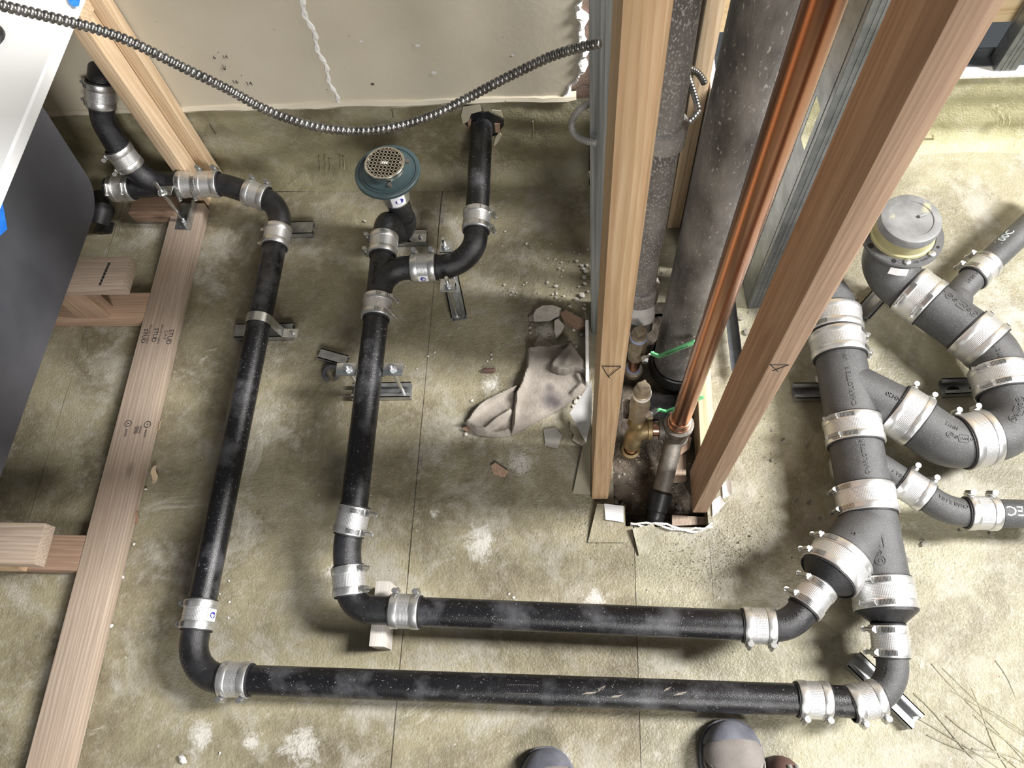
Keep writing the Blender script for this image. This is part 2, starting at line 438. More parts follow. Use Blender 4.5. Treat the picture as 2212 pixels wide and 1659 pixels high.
def lumber(name, label, p0, p1, w, d, xdir, material, cat='lumber', bev=.0025, parent=None, group=None, kind=None, notch=None):
    """board from p0 to p1 (centres of its ends); w along xdir, d across"""
    p0 = Vector(p0); p1 = Vector(p1); L = (p1 - p0).length; M = frame(p1 - p0, xdir)
    b = MB().box((0, 0, L / 2), (w, d, L), bev=bev)
    me = b.mesh(name, Vector(), 30); me.materials.append(MATS[material])
    o = bpy.data.objects.new(name, me); COL.objects.link(o)
    mw = M.to_4x4(); mw.translation = p0; o.matrix_world = mw
    OFF[o.name] = None
    tag(o, label, cat, group, kind)
    return o
# lettering ---------------------------------------------------------------
def text_geo(body, size, ext=.0006, align='CENTER'):
    cu = bpy.data.curves.new('t', 'FONT'); cu.body = body; cu.size = size; cu.extrude = ext; cu.align_x = align; cu.align_y = 'CENTER'
    cu.resolution_u = 2
    o = bpy.data.objects.new('t', cu); COL.objects.link(o)
    dg = bpy.context.evaluated_depsgraph_get(); ev = o.evaluated_get(dg); me = ev.to_mesh()
    vs = [v.co.copy() for v in me.vertices]; fs = [list(p.vertices) for p in me.polygons]
    ev.to_mesh_clear(); bpy.data.objects.remove(o); bpy.data.curves.remove(cu)
    return vs, fs
def ring_geo(cx, cy, r, w, ext, seg=18, sq=1.0):
    vs = []; fs = []
    for k in range(seg):
        a = 2 * math.pi * k / seg
        for rr in (r - w, r):
            for z in (0, ext):
                vs.append(Vector((cx + rr * math.cos(a), cy + sq * rr * math.sin(a), z)))
    for k in range(seg):
        a = 4 * k; b = 4 * ((k + 1) % seg)
        fs += [(a + 1, a + 3, b + 3, b + 1), (a + 2, b + 2, b + 3, a + 3), (a, a + 1, b + 1, b)]
    return vs, fs
def poly_geo(pts, w, ext):
    """closed outline stroke"""
    vs = []; fs = []; n = len(pts)
    for i in range(n):
        p = Vector(pts[i]).to_2d(); q = Vector(pts[(i + 1) % n]).to_2d(); d = (q - p).normalized(); nn = Vector((-d.y, d.x)) * w / 2
        k = len(vs)
        for a in (p - nn, p + nn, q + nn, q - nn):
            vs.append(Vector((a.x, a.y, ext)))
        fs.append((k, k + 1, k + 2, k + 3)); fs.append((k + 3, k + 2, k + 1, k))
    return vs, fs
def flat_text(parts, origin, xd, yd, name, material, parent, lift=.0006):
    xd = Vector(xd).normalized(); zd = xd.cross(Vector(yd)).normalized(); yd = zd.cross(xd)
    b = MB()
    for vs, fs in parts:
        b.add([Vector(origin) + xd * v.x + yd * v.y + zd * (lift + v.z) for v in vs], fs)
    return b.build(name, material, parent, smooth=0)

# ------------------------------------------------------------------ pipe runs
R2, R4 = .0298, .0555
class Run:
    def __init__(s, pts):
        """pts: (Vector, bend radius or 0)"""
        V = [Vector(p[0]) for p in pts]; RR = [p[1] if len(p) > 1 else 0 for p in pts]
        out = [V[0]]
        for i in range(1, len(V) - 1):
            a = (V[i - 1] - V[i]); c = (V[i + 1] - V[i]); la, lc = a.length, c.length; a.normalize(); c.normalize()
            th = math.pi - a.angle(c)
            if RR[i] <= 0 or th < .03: out.append(V[i]); continue
            t = min(RR[i] * math.tan(th / 2), la * .62, lc * .62); r = t / math.tan(th / 2)
            bis = (a + c).normalized(); cen = V[i] + bis * (r / math.cos(th / 2))
            s0 = V[i] + a * t - cen; s1 = V[i] + c * t - cen
            n = 12
            ax = s0.cross(s1).normalized()
            for k in range(n + 1):
                out.append(cen + Matrix.Rotation(s0.angle(s1) * k / n, 3, ax) @ s0)
        out.append(V[-1])
        s.p = [out[0]]
        for q in out[1:]:
            if (q - s.p[-1]).length > 1e-4: s.p.append(q)
        s.s = [0]
        for i in range(1, len(s.p)): s.s.append(s.s[-1] + (s.p[i] - s.p[i - 1]).length)
        s.L = s.s[-1]
    def at(s, t):
        t = max(0, min(s.L, t)); i = 0
        while i < len(s.s) - 2 and s.s[i + 1] < t: i += 1
        d = s.s[i + 1] - s.s[i]; k = (t - s.s[i]) / d
        return s.p[i].lerp(s.p[i + 1], k)
    def tan(s, t):
        a = s.at(t - .004); b = s.at(t + .004); return (b - a).normalized()
    def px(s, x, y):
        best = (1e9, 0)
        n = int(s.L / .004)
        for i in range(n + 1):
            t = s.L * i / n; q = proj(s.at(t)); d = (q[0] - x) ** 2 + (q[1] - y) ** 2
            if d < best[0]: best = (d, t)
        return best[1]
    def cut(s, a, b, step=.03):
        if b < a: a, b = b, a
        ts = [a] + [t for t in s.s if a + .002 < t < b - .002] + [b]
        out = [ts[0]]
        for t in ts[1:]:
            n = max(1, int((t - out[-1]) / step)); t0 = out[-1]
            for k in range(1, n + 1): out.append(t0 + (t - t0) * k / n)
        return [s.at(t) for t in out]
    def frame(s, t):
        T = s.tan(t); a = Vector((0, 0, 1)) if abs(T.z) < .85 else Vector((0, -1, 0))
        N = (a - T * a.dot(T)).normalized(); return T, N, T.cross(N)
    def wrap(s, parts, t0, ang, r, xdir=1):
        b = MB()
        for vs, fs in parts:
            o = []
            for v in vs:
                t = t0 + xdir * v.x; T, N, B = s.frame(t); th = R(ang) - xdir * v.y / r
                o.append(s.at(t) + (N * math.cos(th) + B * math.sin(th)) * (r + v.z))
            b.add(o, fs)
        return b
def emboss(run, px, py, ang, r, xdir, parent, body=None, size=.014, ext=.0012, extra=(), material=None, name='cast_lettering'):
    parts = [text_geo(body, size, ext)] if body else []
    parts += list(extra)
    return run.wrap(parts, run.px(px, py), ang, r, xdir).build(name, material or parent.data.materials[0].name, parent, smooth=0)
def pipe(run, a, b, r, name, label, material, cat, seg=32):
    if b < a: a, b = b, a
    return MB().tube(run.cut(a + .0012, b - .0012), r, seg).build(name, material, None, label, cat)
def marks(k=1.0):
    """cast quality marks: ring, small ring, shield, small ring, ring"""
    e = .0012
    out = [ring_geo(-.034 * k, 0, .009 * k, .0018, e), ring_geo(-.019 * k, 0, .005 * k, .0014, e), ring_geo(.018 * k, 0, .005 * k, .0014, e), ring_geo(.032 * k, 0, .009 * k, .0018, e)]
    out.append(poly_geo([(-.011 * k, -.010 * k), (.010 * k, -.010 * k), (.012 * k, 0), (.010 * k, .010 * k), (-.011 * k, .010 * k)], .0018, e))
    for bx, tx, sz in ((-.034, 'NSF', .006), (0, 'UPC', .009), (.032, 'C', .011), (-.019, 'R', .005), (.018, 'R', .005)):
        vs, fs = text_geo(tx, sz * k, .0006); out.append(([v + Vector((bx * k, 0, .0004)) for v in vs], fs))
    return out

# no-hub coupling, one mesh set per size, along local Z, screws at local +X
CM = {}
def coupling_meshes(r):
    hl = .030
    d = {}
    def me(b, name, material, sm=40):
        q = b.mesh(name, Vector(), sm); q.materials.append(MATS[material]); return q
    d['rubber'] = me(MB().lathe([(r + .0006, -hl - .0035), (r + .0034, -hl - .0032), (r + .0036, hl + .0032), (r + .0006, hl + .0035)], 40), 'rubber_sleeve', 'rubber')
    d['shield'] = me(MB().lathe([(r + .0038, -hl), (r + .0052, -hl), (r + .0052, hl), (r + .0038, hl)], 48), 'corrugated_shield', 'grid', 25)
    bw = .0078
    for nm, zc in (('b0', -.0215), ('b1', .0215)):
        d[nm] = me(MB().lathe([(r + .005, zc - bw), (r + .0064, zc - bw), (r + .0069, zc - bw + .001), (r + .0069, zc + bw - .001), (r + .0064, zc + bw), (r + .005, zc + bw)], 48), 'clamp_band', 'steel', 50)
        b = MB(); rr = r + .0069; hx = rr + .0042
        b.box((rr + .0022, 0, zc), (.0055, .020, .0135), bev=.0012)
        y0 = Vector((hx, -.009, zc)); 
        b.tube([(hx + .002, -.010, zc), (hx + .002, .012, zc)], .0042, 12)
        b.tube([(hx + .002, .011, zc), (hx + .002, .014, zc), (hx + .002, .0142, zc), (hx + .002, .0205, zc)], [.0030, .0030, .0048, .0048], 8)
        b.tube([(hx + .002, .0195, zc), (hx + .002, .0212, zc)], [.0060, .0060], 12)
        d[nm + 's'] = me(b, 'worm_screw', 'steel_screw', 30)
        a0 = .014 / rr; a1 = a0 + .030 / rr
        b = MB().lathe([(rr + .0006, zc - .0052), (rr + .0013, zc - .005), (rr + .0013, zc + .005), (rr + .0006, zc + .0052)], 10, None, -a1, -a0)
        d[nm + 't'] = me(b, 'slotted_tail', 'slots')
    return d
for r_ in (R2, R4): CM[r_] = coupling_meshes(r_)
def coupling(run, px, py, r, screw, label, flip=False, sticker=None, group=None):
    t = run.px(px, py); p = run.at(t); T = run.tan(t)
    if flip: T = -T
    M = frame(T, screw).to_4x4(); M.translation = p
    root = bpy.data.objects.new('pipe_coupling', None); COL.objects.link(root); root.matrix_world = M; root.empty_display_size = .03
    tag(root, label, 'coupling', group)
    d = CM[r]
    def ch(n, key, par):
        o = bpy.data.objects.new(n, d[key]); COL.objects.link(o); o.parent = par; return o
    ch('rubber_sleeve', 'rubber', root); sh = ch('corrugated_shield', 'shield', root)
    for k in ('b0', 'b1'):
        b = ch('clamp_band', k, root); ch('worm_screw', k + 's', b); ch('slotted_tail', k + 't', b)
    if sticker is not None:
        a = R(sticker); rr = r + .0056
        lb = MB().lathe([(rr, -.0125), (rr + .0002, -.0125), (rr + .0002, .0125), (rr, .0125)], 8, None, a - .011 / rr, a + .011 / rr)
        me = lb.mesh('paper_label', Vector()); me.materials.append(MATS['sticker'])
        o = bpy.data.objects.new('paper_label', me); COL.objects.link(o); o.parent = root
        vs = []; fs = []
        for k in range(20):
            an = 2 * math.pi * k / 20; th = a + .008 * math.cos(an) / rr
            vs.append(Vector(((rr + .0005) * math.cos(th), (rr + .0005) * math.sin(th), .007 * math.sin(an))))
        fs.append(tuple(range(20)))
        tv, tf = text_geo('NSF', .006, .0001)
        b = MB().add(vs, fs); me = b.mesh('printed_seal', Vector(), 0); me.materials.append(MATS['ink_blue'])
        q = bpy.data.objects.new('printed_seal', me); COL.objects.link(q); q.parent = o
        b = MB().add([Vector(((rr + .0008 + v.z) * math.cos(a + v.x / rr), (rr + .0008 + v.z) * math.sin(a + v.x / rr), v.y)) for v in tv], tf)
        me = b.mesh('seal_text', Vector(), 0); me.materials.append(MATS['sticker'])
        q = bpy.data.objects.new('seal_text', me); COL.objects.link(q); q.parent = o
    return root

# ================================================================== THE SETTING
YW, YR = 1.452, 1.53          # back wall of the left bay, back wall of the right bay
def hnoise(x, y, k=1.0):
    return (math.sin(x * 7.1 * k + 1.3 * math.sin(y * 5.3 * k)) + math.sin(y * 8.7 * k + 1.7 * math.sin(x * 6.1 * k + 2)) + .6 * math.sin((x + y) * 17 * k)) / 2.6
def sheet(b, x0, x1, y0, y1, step, zf):
    nx = max(1, int((x1 - x0) / step)); ny = max(1, int((y1 - y0) / step))
    vs = []; fs = []
    for j in range(ny + 1):
        for i in range(nx + 1):
            x = x0 + (x1 - x0) * i / nx; y = y0 + (y1 - y0) * j / ny
            vs.append((x, y, zf(x, y)))
    for j in range(ny):
        for i in range(nx):
            a = j * (nx + 1) + i; fs.append((a, a + 1, a + nx + 2, a + nx + 1))
    b.add(vs, fs)
def edge_drop(x, y, rects):
    return 0
def zfloor(x, y):
    z = .0016 * hnoise(x, y) + .0007 * hnoise(x, y, 3.1)
    if x > .9 and y > .75: z += .004 * max(0, math.sin(9 * x + 3 * math.sin(4 * y))) * min(1, (x - .9) * 4)
    if x > .78 and y < .30:
        z += .0022 * max(0, math.sin(38 * (x * .72 + y * .69) + 1.2 * math.sin(9 * y))) ** 3
    return z - .0016
G = .0007
PITX0, PITX1, PITY0, PITY1 = .088, .300, .432, 1.02
panels = [
    ([(-2.3, -1.328 - G, -.75, 1.40)], 'floor'),
    ([(-1.328 + G, -.380 - G, -.75, 1.40)], 'floor'),
    ([(-.380 + G, PITX0, -.75, 1.40), (PITX0, .132 - G, -.75, PITY0), (PITX0, .22, PITY1, 1.40)], 'floor'),
    ([(.132 + G, PITX1, -.75, PITY0), (PITX1, 1.75, -.75, 1.50), (.22, PITX1, PITY1, 1.50)], 'floor_right'),
]
sub = MB().box((-.3, .4, -.16), (4.3, 2.6, .06))
floor = sub.build('floor', 'dirt', None, None, None, None, 'structure', smooth=0)
for rects, mm in panels:
    b = MB()
    for (a, c, d, e) in rects: sheet(b, a, c, d, e, .012, zfloor)
    # thickness along the outer rim
    for (a, c, d, e) in rects:
        for (p, q) in (((a, d), (c, d)), ((c, d), (c, e)), ((c, e), (a, e)), ((a, e), (a, d))):
            b.add([(p[0], p[1], -.001), (q[0], q[1], -.001), (q[0], q[1], -.06), (p[0], p[1], -.06)], [(0, 1, 2, 3)])
    b.build('floor_panel', mm, floor)
for sx in (-1.328, -.380, .132):
    MB().box((sx, -.17 if sx > 0 else .32, -.0062), (.02, 1.18 if sx > 0 else 2.1, .006)).build('seam_filler', 'dust_grey', floor, smooth=0)
# earth in the opening between the studs
def zpit(x, y):
    d = -.055 + .012 * hnoise(x, y, 3) + .007 * hnoise(x, y, 9)
    if y < .475: d = -.10 + .01 * hnoise(x, y, 6)
    if y > .72 and x > .12: d -= .03
    return d
b = MB(); sheet(b, PITX0 - .004, PITX1 + .004, PITY0 - .004, PITY1 + .004, .006, zpit)
b.build('earth_fill', 'dirt', floor)
# left back wall: painted plaster above a membrane upstand
def ragged(z, seed):
    return .006 * math.sin(z * 31 + seed) + .004 * math.sin(z * 87 + seed * 2) + .002 * math.sin(z * 191)
b = MB(); nz = 220; zs = [.285 + (1.25 - .285) * i / nz for i in range(nz + 1)]
vs = []; fs = []; cols = 30
for i, z in enumerate(zs):
    xr = PY(1255, 100, YW).x - .002 + ragged(z, 1.0) - (.035 * math.exp(-((z - .285) / .035) ** 2))
    for k in range(cols + 1):
        x = -2.3 + (xr + 2.3) * k / cols
        vs.append((x, YW + .001 * hnoise(x, z, 1.2), z))
for i in range(nz):
    for k in range(cols):
        a = i * (cols + 1) + k; fs.append((a, a + 1, a + cols + 2, a + cols + 1))
b.add(vs, fs)
wall_back = b.build('wall_back', 'wall', None, None, None, None, 'structure', smooth=0)
# torn plaster edge of that wall
b = MB(); vs = []; fs = []
for i, z in enumerate(zs):
    xr = PY(1255, 100, YW).x - .004 + ragged(z, 1.0) - (.035 * math.exp(-((z - .285) / .035) ** 2))
    w = .013 + .004 * math.sin(z * 53) + .003 * math.sin(z * 141)
    for k, (dx, dy) in enumerate(((-.002, -.0015), (.002, -.006 - .003 * math.sin(z * 170)), (w * .6, -.003 + .004 * math.sin(z * 240)), (w, .014), (w, .03))):
        vs.append((xr + dx + random.uniform(-.0014, .0014), YW + dy + random.uniform(-.0014, .0014), z))
for i in range(nz):
    for k in range(4):
        a = i * 5 + k; fs.append((a, a + 1, a + 6, a + 5))
b.add(vs, fs); b.build('torn_plaster_edge', 'plaster_white', wall_back, smooth=0)
b = MB().box((.06, YW + .03, .72), (.17, .012, 1.5)); b.build('wire_lath', 'lath', wall_back, smooth=0)
# plaster bead and cove of the waterproof upstand
b = MB(); vs = []; fs = []; n = 110
prof = [(.012, .290), (-.006, .288), (-.010, .279), (-.004, .270)]
for i in range(n + 1):
    x = -2.3 + 2.3 * i / n
    for (dy, z) in prof: vs.append((x, YW + dy + .002 * math.sin(x * 31) + random.uniform(-.0012, .0012), z + .002 * math.sin(x * 19) + random.uniform(-.0012, .0012)))
for i in range(n):
    for k in range(len(prof) - 1):
        a = i * len(prof) + k; fs.append((a, a + 1, a + len(prof) + 1, a + len(prof)))
b.add(vs, fs); b.build('plaster_bead', 'wall', wall_back)
def upstand(x0, x1, yw, ztop, name, material, parent):
    b = MB(); vs = []; fs = []; n = int((x1 - x0) / .012); pr = []
    for k in range(8):
        a = math.pi / 2 * k / 7; pr.append((-.055 + .055 * math.sin(a), .055 - .055 * math.cos(a)))
    for k in range(1, 15): pr.append((0, .055 + (ztop - .055) * k / 14))
    for i in range(n + 1):
        x = x0 + (x1 - x0) * i / n
        for j, (dy, z) in enumerate(pr):
            w = .004 * math.sin(z * 55 + 2.2 * math.sin(x * 4.3)) * math.sin(x * 3.1 + z * 9) + .002 * hnoise(x, z, 2.3)
            vs.append((x, yw + dy + (w if j > 1 else 0) + .006 * math.sin(x * 5) * (1 if j < 6 else .2), z - .0015))
    m_ = len(pr)
    for i in range(n):
        for j in range(m_ - 1):
            a = i * m_ + j; fs.append((a, a + m_, a + m_ + 1, a + 1))
    b.add(vs, fs); return b.build(name, material, parent, smooth=60)
upstand(-2.3, .035, YW, .276, 'membrane_upstand', 'membrane', wall_back)
# crack in the plaster, chipped spots, pencilled notes
b = MB(); a0 = PY(640, -30, YW); a1 = PY(731, 222, YW); n = 40; vs = []; fs = []
for i in range(n + 1):
    p = a0.lerp(a1, i / n); w = .0045 * (1 - .5 * i / n) + .002 * math.sin(i * 1.7)
    for dx, dy in ((-w - .003, -.0002), (-w, -.004), (w * .6, -.0035 + .001 * math.sin(i * 2.3)), (w + .002, -.0002)):
        vs.append((p.x + dx + .004 * math.sin(i * .55), YW + dy - .0008, p.z))
for i in range(n):
    for k in range(3):
        a = i * 4 + k; fs.append((a, a + 1, a + 5, a + 4))
b.add(vs, fs); b.build('plaster_crack', 'plaster_white', wall_back, smooth=0)
for (x, y, rr) in ((902, 97, .006), (938, 156, .007), (805, 181, .005), (780, 88, .004), (1108, 118, .004)):
    p = PY(x, y, YW); b = MB()
    b.add([(p.x + rr * math.cos(k * .7) * (1 + .3 * math.sin(k * 3)), YW - .0017, p.z + rr * .8 * math.sin(k * .7)) for k in range(9)], [tuple(range(9))])
    b.build('plaster_chip', 'ink_soft' if (x, y) == (805, 181) else 'plaster_white', wall_back, smooth=0)
def wall_note(body, x, y, size, rot=0):
    p = PY(x, y, YW - .0016); vs, fs = text_geo(body, size, .0002)
    xd = Vector((math.cos(R(rot)), 0, math.sin(R(rot))))
    flat_text([(vs, fs)], p, xd, (0, 0, 1), 'pencilled_note', 'ink', wall_back, lift=.0004)
wall_note("6", 463, 124, .014); wall_note("'", 473, 116, .014); wall_note("14", 486, 123, .014)
wall_note("16", 508, 177, .016); wall_note("'", 523, 166, .014); wall_note("14", 538, 181, .017)
def stroke(pts, w, mat_, parent, name, lift=Vector((0, -.0022, 0))):
    b = MB()
    for p, q in zip(pts[:-1], pts[1:]): b.tube([p + lift, q + lift], w, 5)
    return b.build(name, mat_, parent, smooth=0)
stroke([PY(480, 138, YW), PY(487, 150, YW)], .0007, 'ink', wall_back, 'pencilled_arrow')
stroke([PY(479, 146, YW), PY(487, 150, YW), PY(487, 141, YW)], .0007, 'ink', wall_back, 'pencilled_arrow')
for a_, c_ in (((453, 264), (467, 287)), ((847, 233), (850, 250)), ((1032, 226), (1036, 241)), ((1036, 228), (1040, 241)), ((1041, 229), (1044, 240))):
    stroke([PY(*a_, YW), PY(*c_, YW)], .0009, 'ink', wall_back, 'pen_mark', Vector((0, -.006, 0)))
# pipe hole in the left wall: dark opening, skim patch, broken rim
pc = PY(1040, 268, YW)
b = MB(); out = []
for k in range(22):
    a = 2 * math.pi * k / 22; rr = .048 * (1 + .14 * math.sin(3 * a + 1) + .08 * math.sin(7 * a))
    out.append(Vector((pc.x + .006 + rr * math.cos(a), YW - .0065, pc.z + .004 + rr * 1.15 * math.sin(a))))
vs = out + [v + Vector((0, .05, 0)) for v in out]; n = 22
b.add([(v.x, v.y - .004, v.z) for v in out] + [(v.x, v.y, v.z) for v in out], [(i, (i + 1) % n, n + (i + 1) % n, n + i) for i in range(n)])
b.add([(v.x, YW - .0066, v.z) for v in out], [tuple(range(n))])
b.build('broken_pipe_opening', 'black_plastic_and_shade', wall_back, smooth=0)
for (pts) in ([(1000, 232), (1036, 226), (1040, 240), (1018, 246), (1012, 262), (1000, 268), (996, 250)], [(1062, 238), (1082, 240), (1086, 254), (1080, 250), (1070, 244)], [(1078, 285), (1084, 293), (1072, 312), (1066, 316), (1070, 298)]):
    b = MB().poly([PY(x, y, YW - .011) for x, y in pts], (0, -.003, 0)); b.build('skim_patch', 'skim', wall_back, smooth=0)
for pts in ([(1068, 268), (1080, 268), (1080, 288), (1070, 286)], [(1010, 262), (1018, 256), (1016, 285), (1012, 284)]):
    b = MB().poly([PY(x, y, YW - .0115) for x, y in pts], (0, -.004, 0)); b.build('broken_brick', 'fir_red', wall_back, smooth=0)
# right bay: upstand, ledge, steel track, plywood
b = MB().box((.98, YR + .055, .80), (1.6, .012, .90)); wall_right = b.build('wall_right_bay', 'plywood', None, None, None, None, 'structure', smooth=0)
upstand(.30, 1.75, YR, .236, 'membrane_upstand', 'membrane_right', wall_right)
b = MB().box((.98, YR + .020, .240), (1.6, .060, .016), bev=.002); b.build('white_ledge', 'plaster_white', wall_right)
b = MB(); b.box((.98, YR + .047, .262), (1.6, .003, .026)); b.box((.98, YR + .03, .250), (1.6, .034, .003)); b.build('steel_track', 'galv_dark', wall_right, smooth=0)
b = MB().box((-2.33, .3, .6), (.05, 2.4, 1.9)); b.build('wall_left', 'wall', None, None, None, None, 'structure', smooth=0)
def cstud(name, label, p0, p1, xd, flange, depth, material='galv', slot=None, lip=.008, open_=1, back=True):
    """C stud; web lies along local y (depth) at local x=0, flanges run to x=open_*flange"""
    p0 = Vector(p0); p1 = Vector(p1); L = (p1 - p0).length; M = frame(p1 - p0, xd).to_4x4(); M.translation = p0
    root = bpy.data.objects.new(name, None); COL.objects.link(root); root.matrix_world = M; root.empty_display_size = .03
    tag(root, label, 'metal stud')
    t = .0012
    def part(nm, b):
        me = b.mesh(nm, Vector(), 0); me.materials.append(MATS[material]); o = bpy.data.objects.new(nm, me); COL.objects.link(o); o.parent = root
    b = MB()
    if slot:
        z0, z1, w = slot; y0 = depth / 2 - w / 2; y1 = depth / 2 + w / 2
        b.box((0, depth / 2, z0 / 2), (t, depth, z0)); b.box((0, depth / 2, (z1 + L) / 2), (t, depth, L - z1))
        b.box((0, y0 / 2, (z0 + z1) / 2), (t, y0, z1 - z0)); b.box((0, (y1 + depth) / 2, (z0 + z1) / 2), (t, depth - y1, z1 - z0))
    else: b.box((0, depth / 2, L / 2), (t, depth, L))
    b.box((-.0008, depth * .16, L / 2), (.0014, .004, L)); b.box((-.0008, depth * .84, L / 2), (.0014, .004, L))
    part('web', b)
    for yy in ((0, depth) if back else (0,)):
        b = MB().box((open_ * flange / 2, yy, L / 2), (flange, t, L))
        s_ = -1 if yy == 0 else 1
        for q in (.3, .5, .72): b.box((open_ * flange * q, yy + s_ * .0008, L / 2), (.0028, .0016, L))
        part('flange', b)
        b = MB().box((open_ * flange, yy - s_ * lip / 2, L / 2), (t, lip, L)); part('lip', b)
    return root

# ================================================================== PARTITION STUDS, RISERS
# near timber stud of the partition
def vstud(bl, br, lean, top, depth, yb):
    return bl
a = P(1277, 1080); c = P(1314, 1079)
wA = .0385; cA = (a + c) / 2; cA.z = .0; cA.y += .0655
tA = cA + Vector((-.0030, .0, 1.62))
studA = lumber('timber_stud', 'pale pine stud standing left of the floor opening, triangle pencilled low on its face', cA + Vector((0, 0, .001)), tA, wA, .131, (1, 0, 0), 'pine_fresh', 'stud', bev=.004)
cB = Vector((.265 + .0165, .465 + .050, .001)); tB = cB + Vector((-.006, .0, 1.62))
studB = lumber('timber_stud', 'reddish stud leaning over the cast iron drain, right of the copper riser', cB, tB, .033, .100, (1, 0, .0), 'fir_pink', 'stud', bev=.004)
def stud_tri(stud, pts, yf):
    ps = [PY(x, y, yf) for x, y in pts]; b = MB()
    for p, q in zip(ps[:-1], ps[1:]): b.tube([p, q], .0007, 5)
    inv = stud.matrix_world.inverted()
    b.v = [inv @ v for v in b.v]
    me = b.mesh('pencilled_triangle', Vector(), 0); me.materials.append(MATS['ink']); o = bpy.data.objects.new('pencilled_triangle', me); COL.objects.link(o); o.parent = stud
stud_tri(studA, [(1300, 792), (1341, 792), (1314, 814), (1302, 794)], .4905)
stud_tri(studA, [(1312, 810), (1317, 817)], .4905)
stud_tri(studB, [(1664, 788), (1704, 788)], .4645); stud_tri(studB, [(1664, 788), (1681, 803)], .4645); stud_tri(studB, [(1704, 788), (1669, 801)], .4645)
# steel studs
cstud('steel_stud', 'galvanized steel stud directly left of and behind the pale pine stud', (.040, .93, -.002), (.006, .93, 1.6), (1, 0, 0), .032, .09, 'galv')
cstud('steel_stud', 'galvanized steel stud behind the old dusty riser', (.196, 1.24, -.002), (.190, 1.24, 1.6), (1, 0, 0), .038, .09, 'galv')
m3a = P(1592, 632); m3f = P(1622, 655)
cstud('steel_stud', 'galvanized steel stud with a slotted hole, right of the copper riser', (.437, 1.0, -.002), (.437, 1.0, 1.6), (1, .08, 0), .046, .09, 'galv_mid', slot=(.555, .665, .034), back=False)
cstud('steel_stud', 'steel stud on the far plywood wall at the upper right corner', (PY(2148, 150, YR).x, YR - .004, .250), (PY(2148, 150, YR).x, YR - .004, 1.25), (1, 0, 0), .05, .045, 'galv_mid')
# far timber pieces between the studs
lumber('bottom_plate', 'short pale board on edge along the right side of the floor opening', (.306, .575, -.018), (.312, .93, -.018), .034, .088, (1, 0, 0), 'pine_pale', 'lumber')
b = MB(); b.tube([P(1576, 640, .03), P(1588, 730, .03), P(1600, 812, .03)], .004, 4)
rt = MB().poly([P(1562, 640, .03), P(1583, 640, .03), P(1603, 800, .03), P(1590, 822, .03), P(1586, 806, .03), P(1580, 800, .03)], (0, 0, .0015))
rt.add([P(1583, 640, .03), P(1603, 800, .03), P(1603, 800, .03) + Vector((0, 0, .022)), P(1583, 640, .03) + Vector((0, 0, .022))], [(0, 1, 2, 3), (3, 2, 1, 0)])
rt.build('steel_track_offcut', 'galv_dark', None, 'dark steel track offcut with a cut end beside the reddish stud', 'metal offcut', smooth=0)
for pts, z, nm, lb in (([(1462, 955), (1482, 955), (1482, 1040), (1450, 1040), (1455, 1000)], -.025, 'wood_shim', 'thin wooden shim tucked behind the lower riser pipe'),
                       ([(1470, 930), (1494, 945), (1490, 968), (1466, 985)], -.01, 'wood_shim', 'broken wooden wedge beside the tarnished tee'),
                       ([(1452, 1112), (1536, 1118), (1536, 1132), (1452, 1136)], -.03, 'wood_shim', 'dusty wood block at the front of the floor opening')):
    b = MB().poly([P(x, y, z) for x, y in pts], (0, 0, .012)); b.build(nm, 'fir_pink' if z > -.02 else 'pine_grey', None, lb, 'wood scrap', smooth=0)

lumber('timber_stud', 'pale stud half hidden between old riser and grey riser', (.262, 1.295, .0), (.258, 1.295, 1.6), .036, .089, (1, 0, 0), 'pine_pale', 'stud')
MB().box((.290, 1.30, .25), (.013, .36, .5), bev=.001).build('drywall_sheet', 'plaster_white', None, 'white drywall sheet end behind the grey riser', 'drywall')  # visible strip extended out of sight, sized to block light near the partition
# grey riser pipe in its sleeve
gl = P(1413, 748, 0); gr = .064
gc = Vector((gl.x + gr, .868, 0))
root = thing('riser_pipe', (gc.x, gc.y, -.08), 'wide grey metal riser pipe behind the copper riser', 'pipe')
MB().tube([(gc.x, gc.y, -.035), (gc.x + .001, gc.y, .5), (gc.x + .006, gc.y, 1.55)], gr, 40).build('pipe_barrel', 'lead_pipe', root)
MB().tube([(gc.x, gc.y, -.09), (gc.x, gc.y, -.03), (gc.x, gc.y, -.028)], [gr * .97, gr * .97, gr * .9], 40).build('inner_collar', 'old_pipe', root)
b = MB().lathe([(gr + .006, -.06), (gr + .010, -.06), (gr + .010, -.012), (gr + .006, -.012)], 40, Matrix.Translation(Vector((gc.x, gc.y, 0)))); b.build('sleeve_rim', 'rubber', root)
b = MB().box((gc.x - .045, gc.y - .122, -.062), (.13, .07, .04), bev=.012); b.build('pipe_box', 'black_matte', None, 'black plastic box around the foot of the grey riser', 'box')

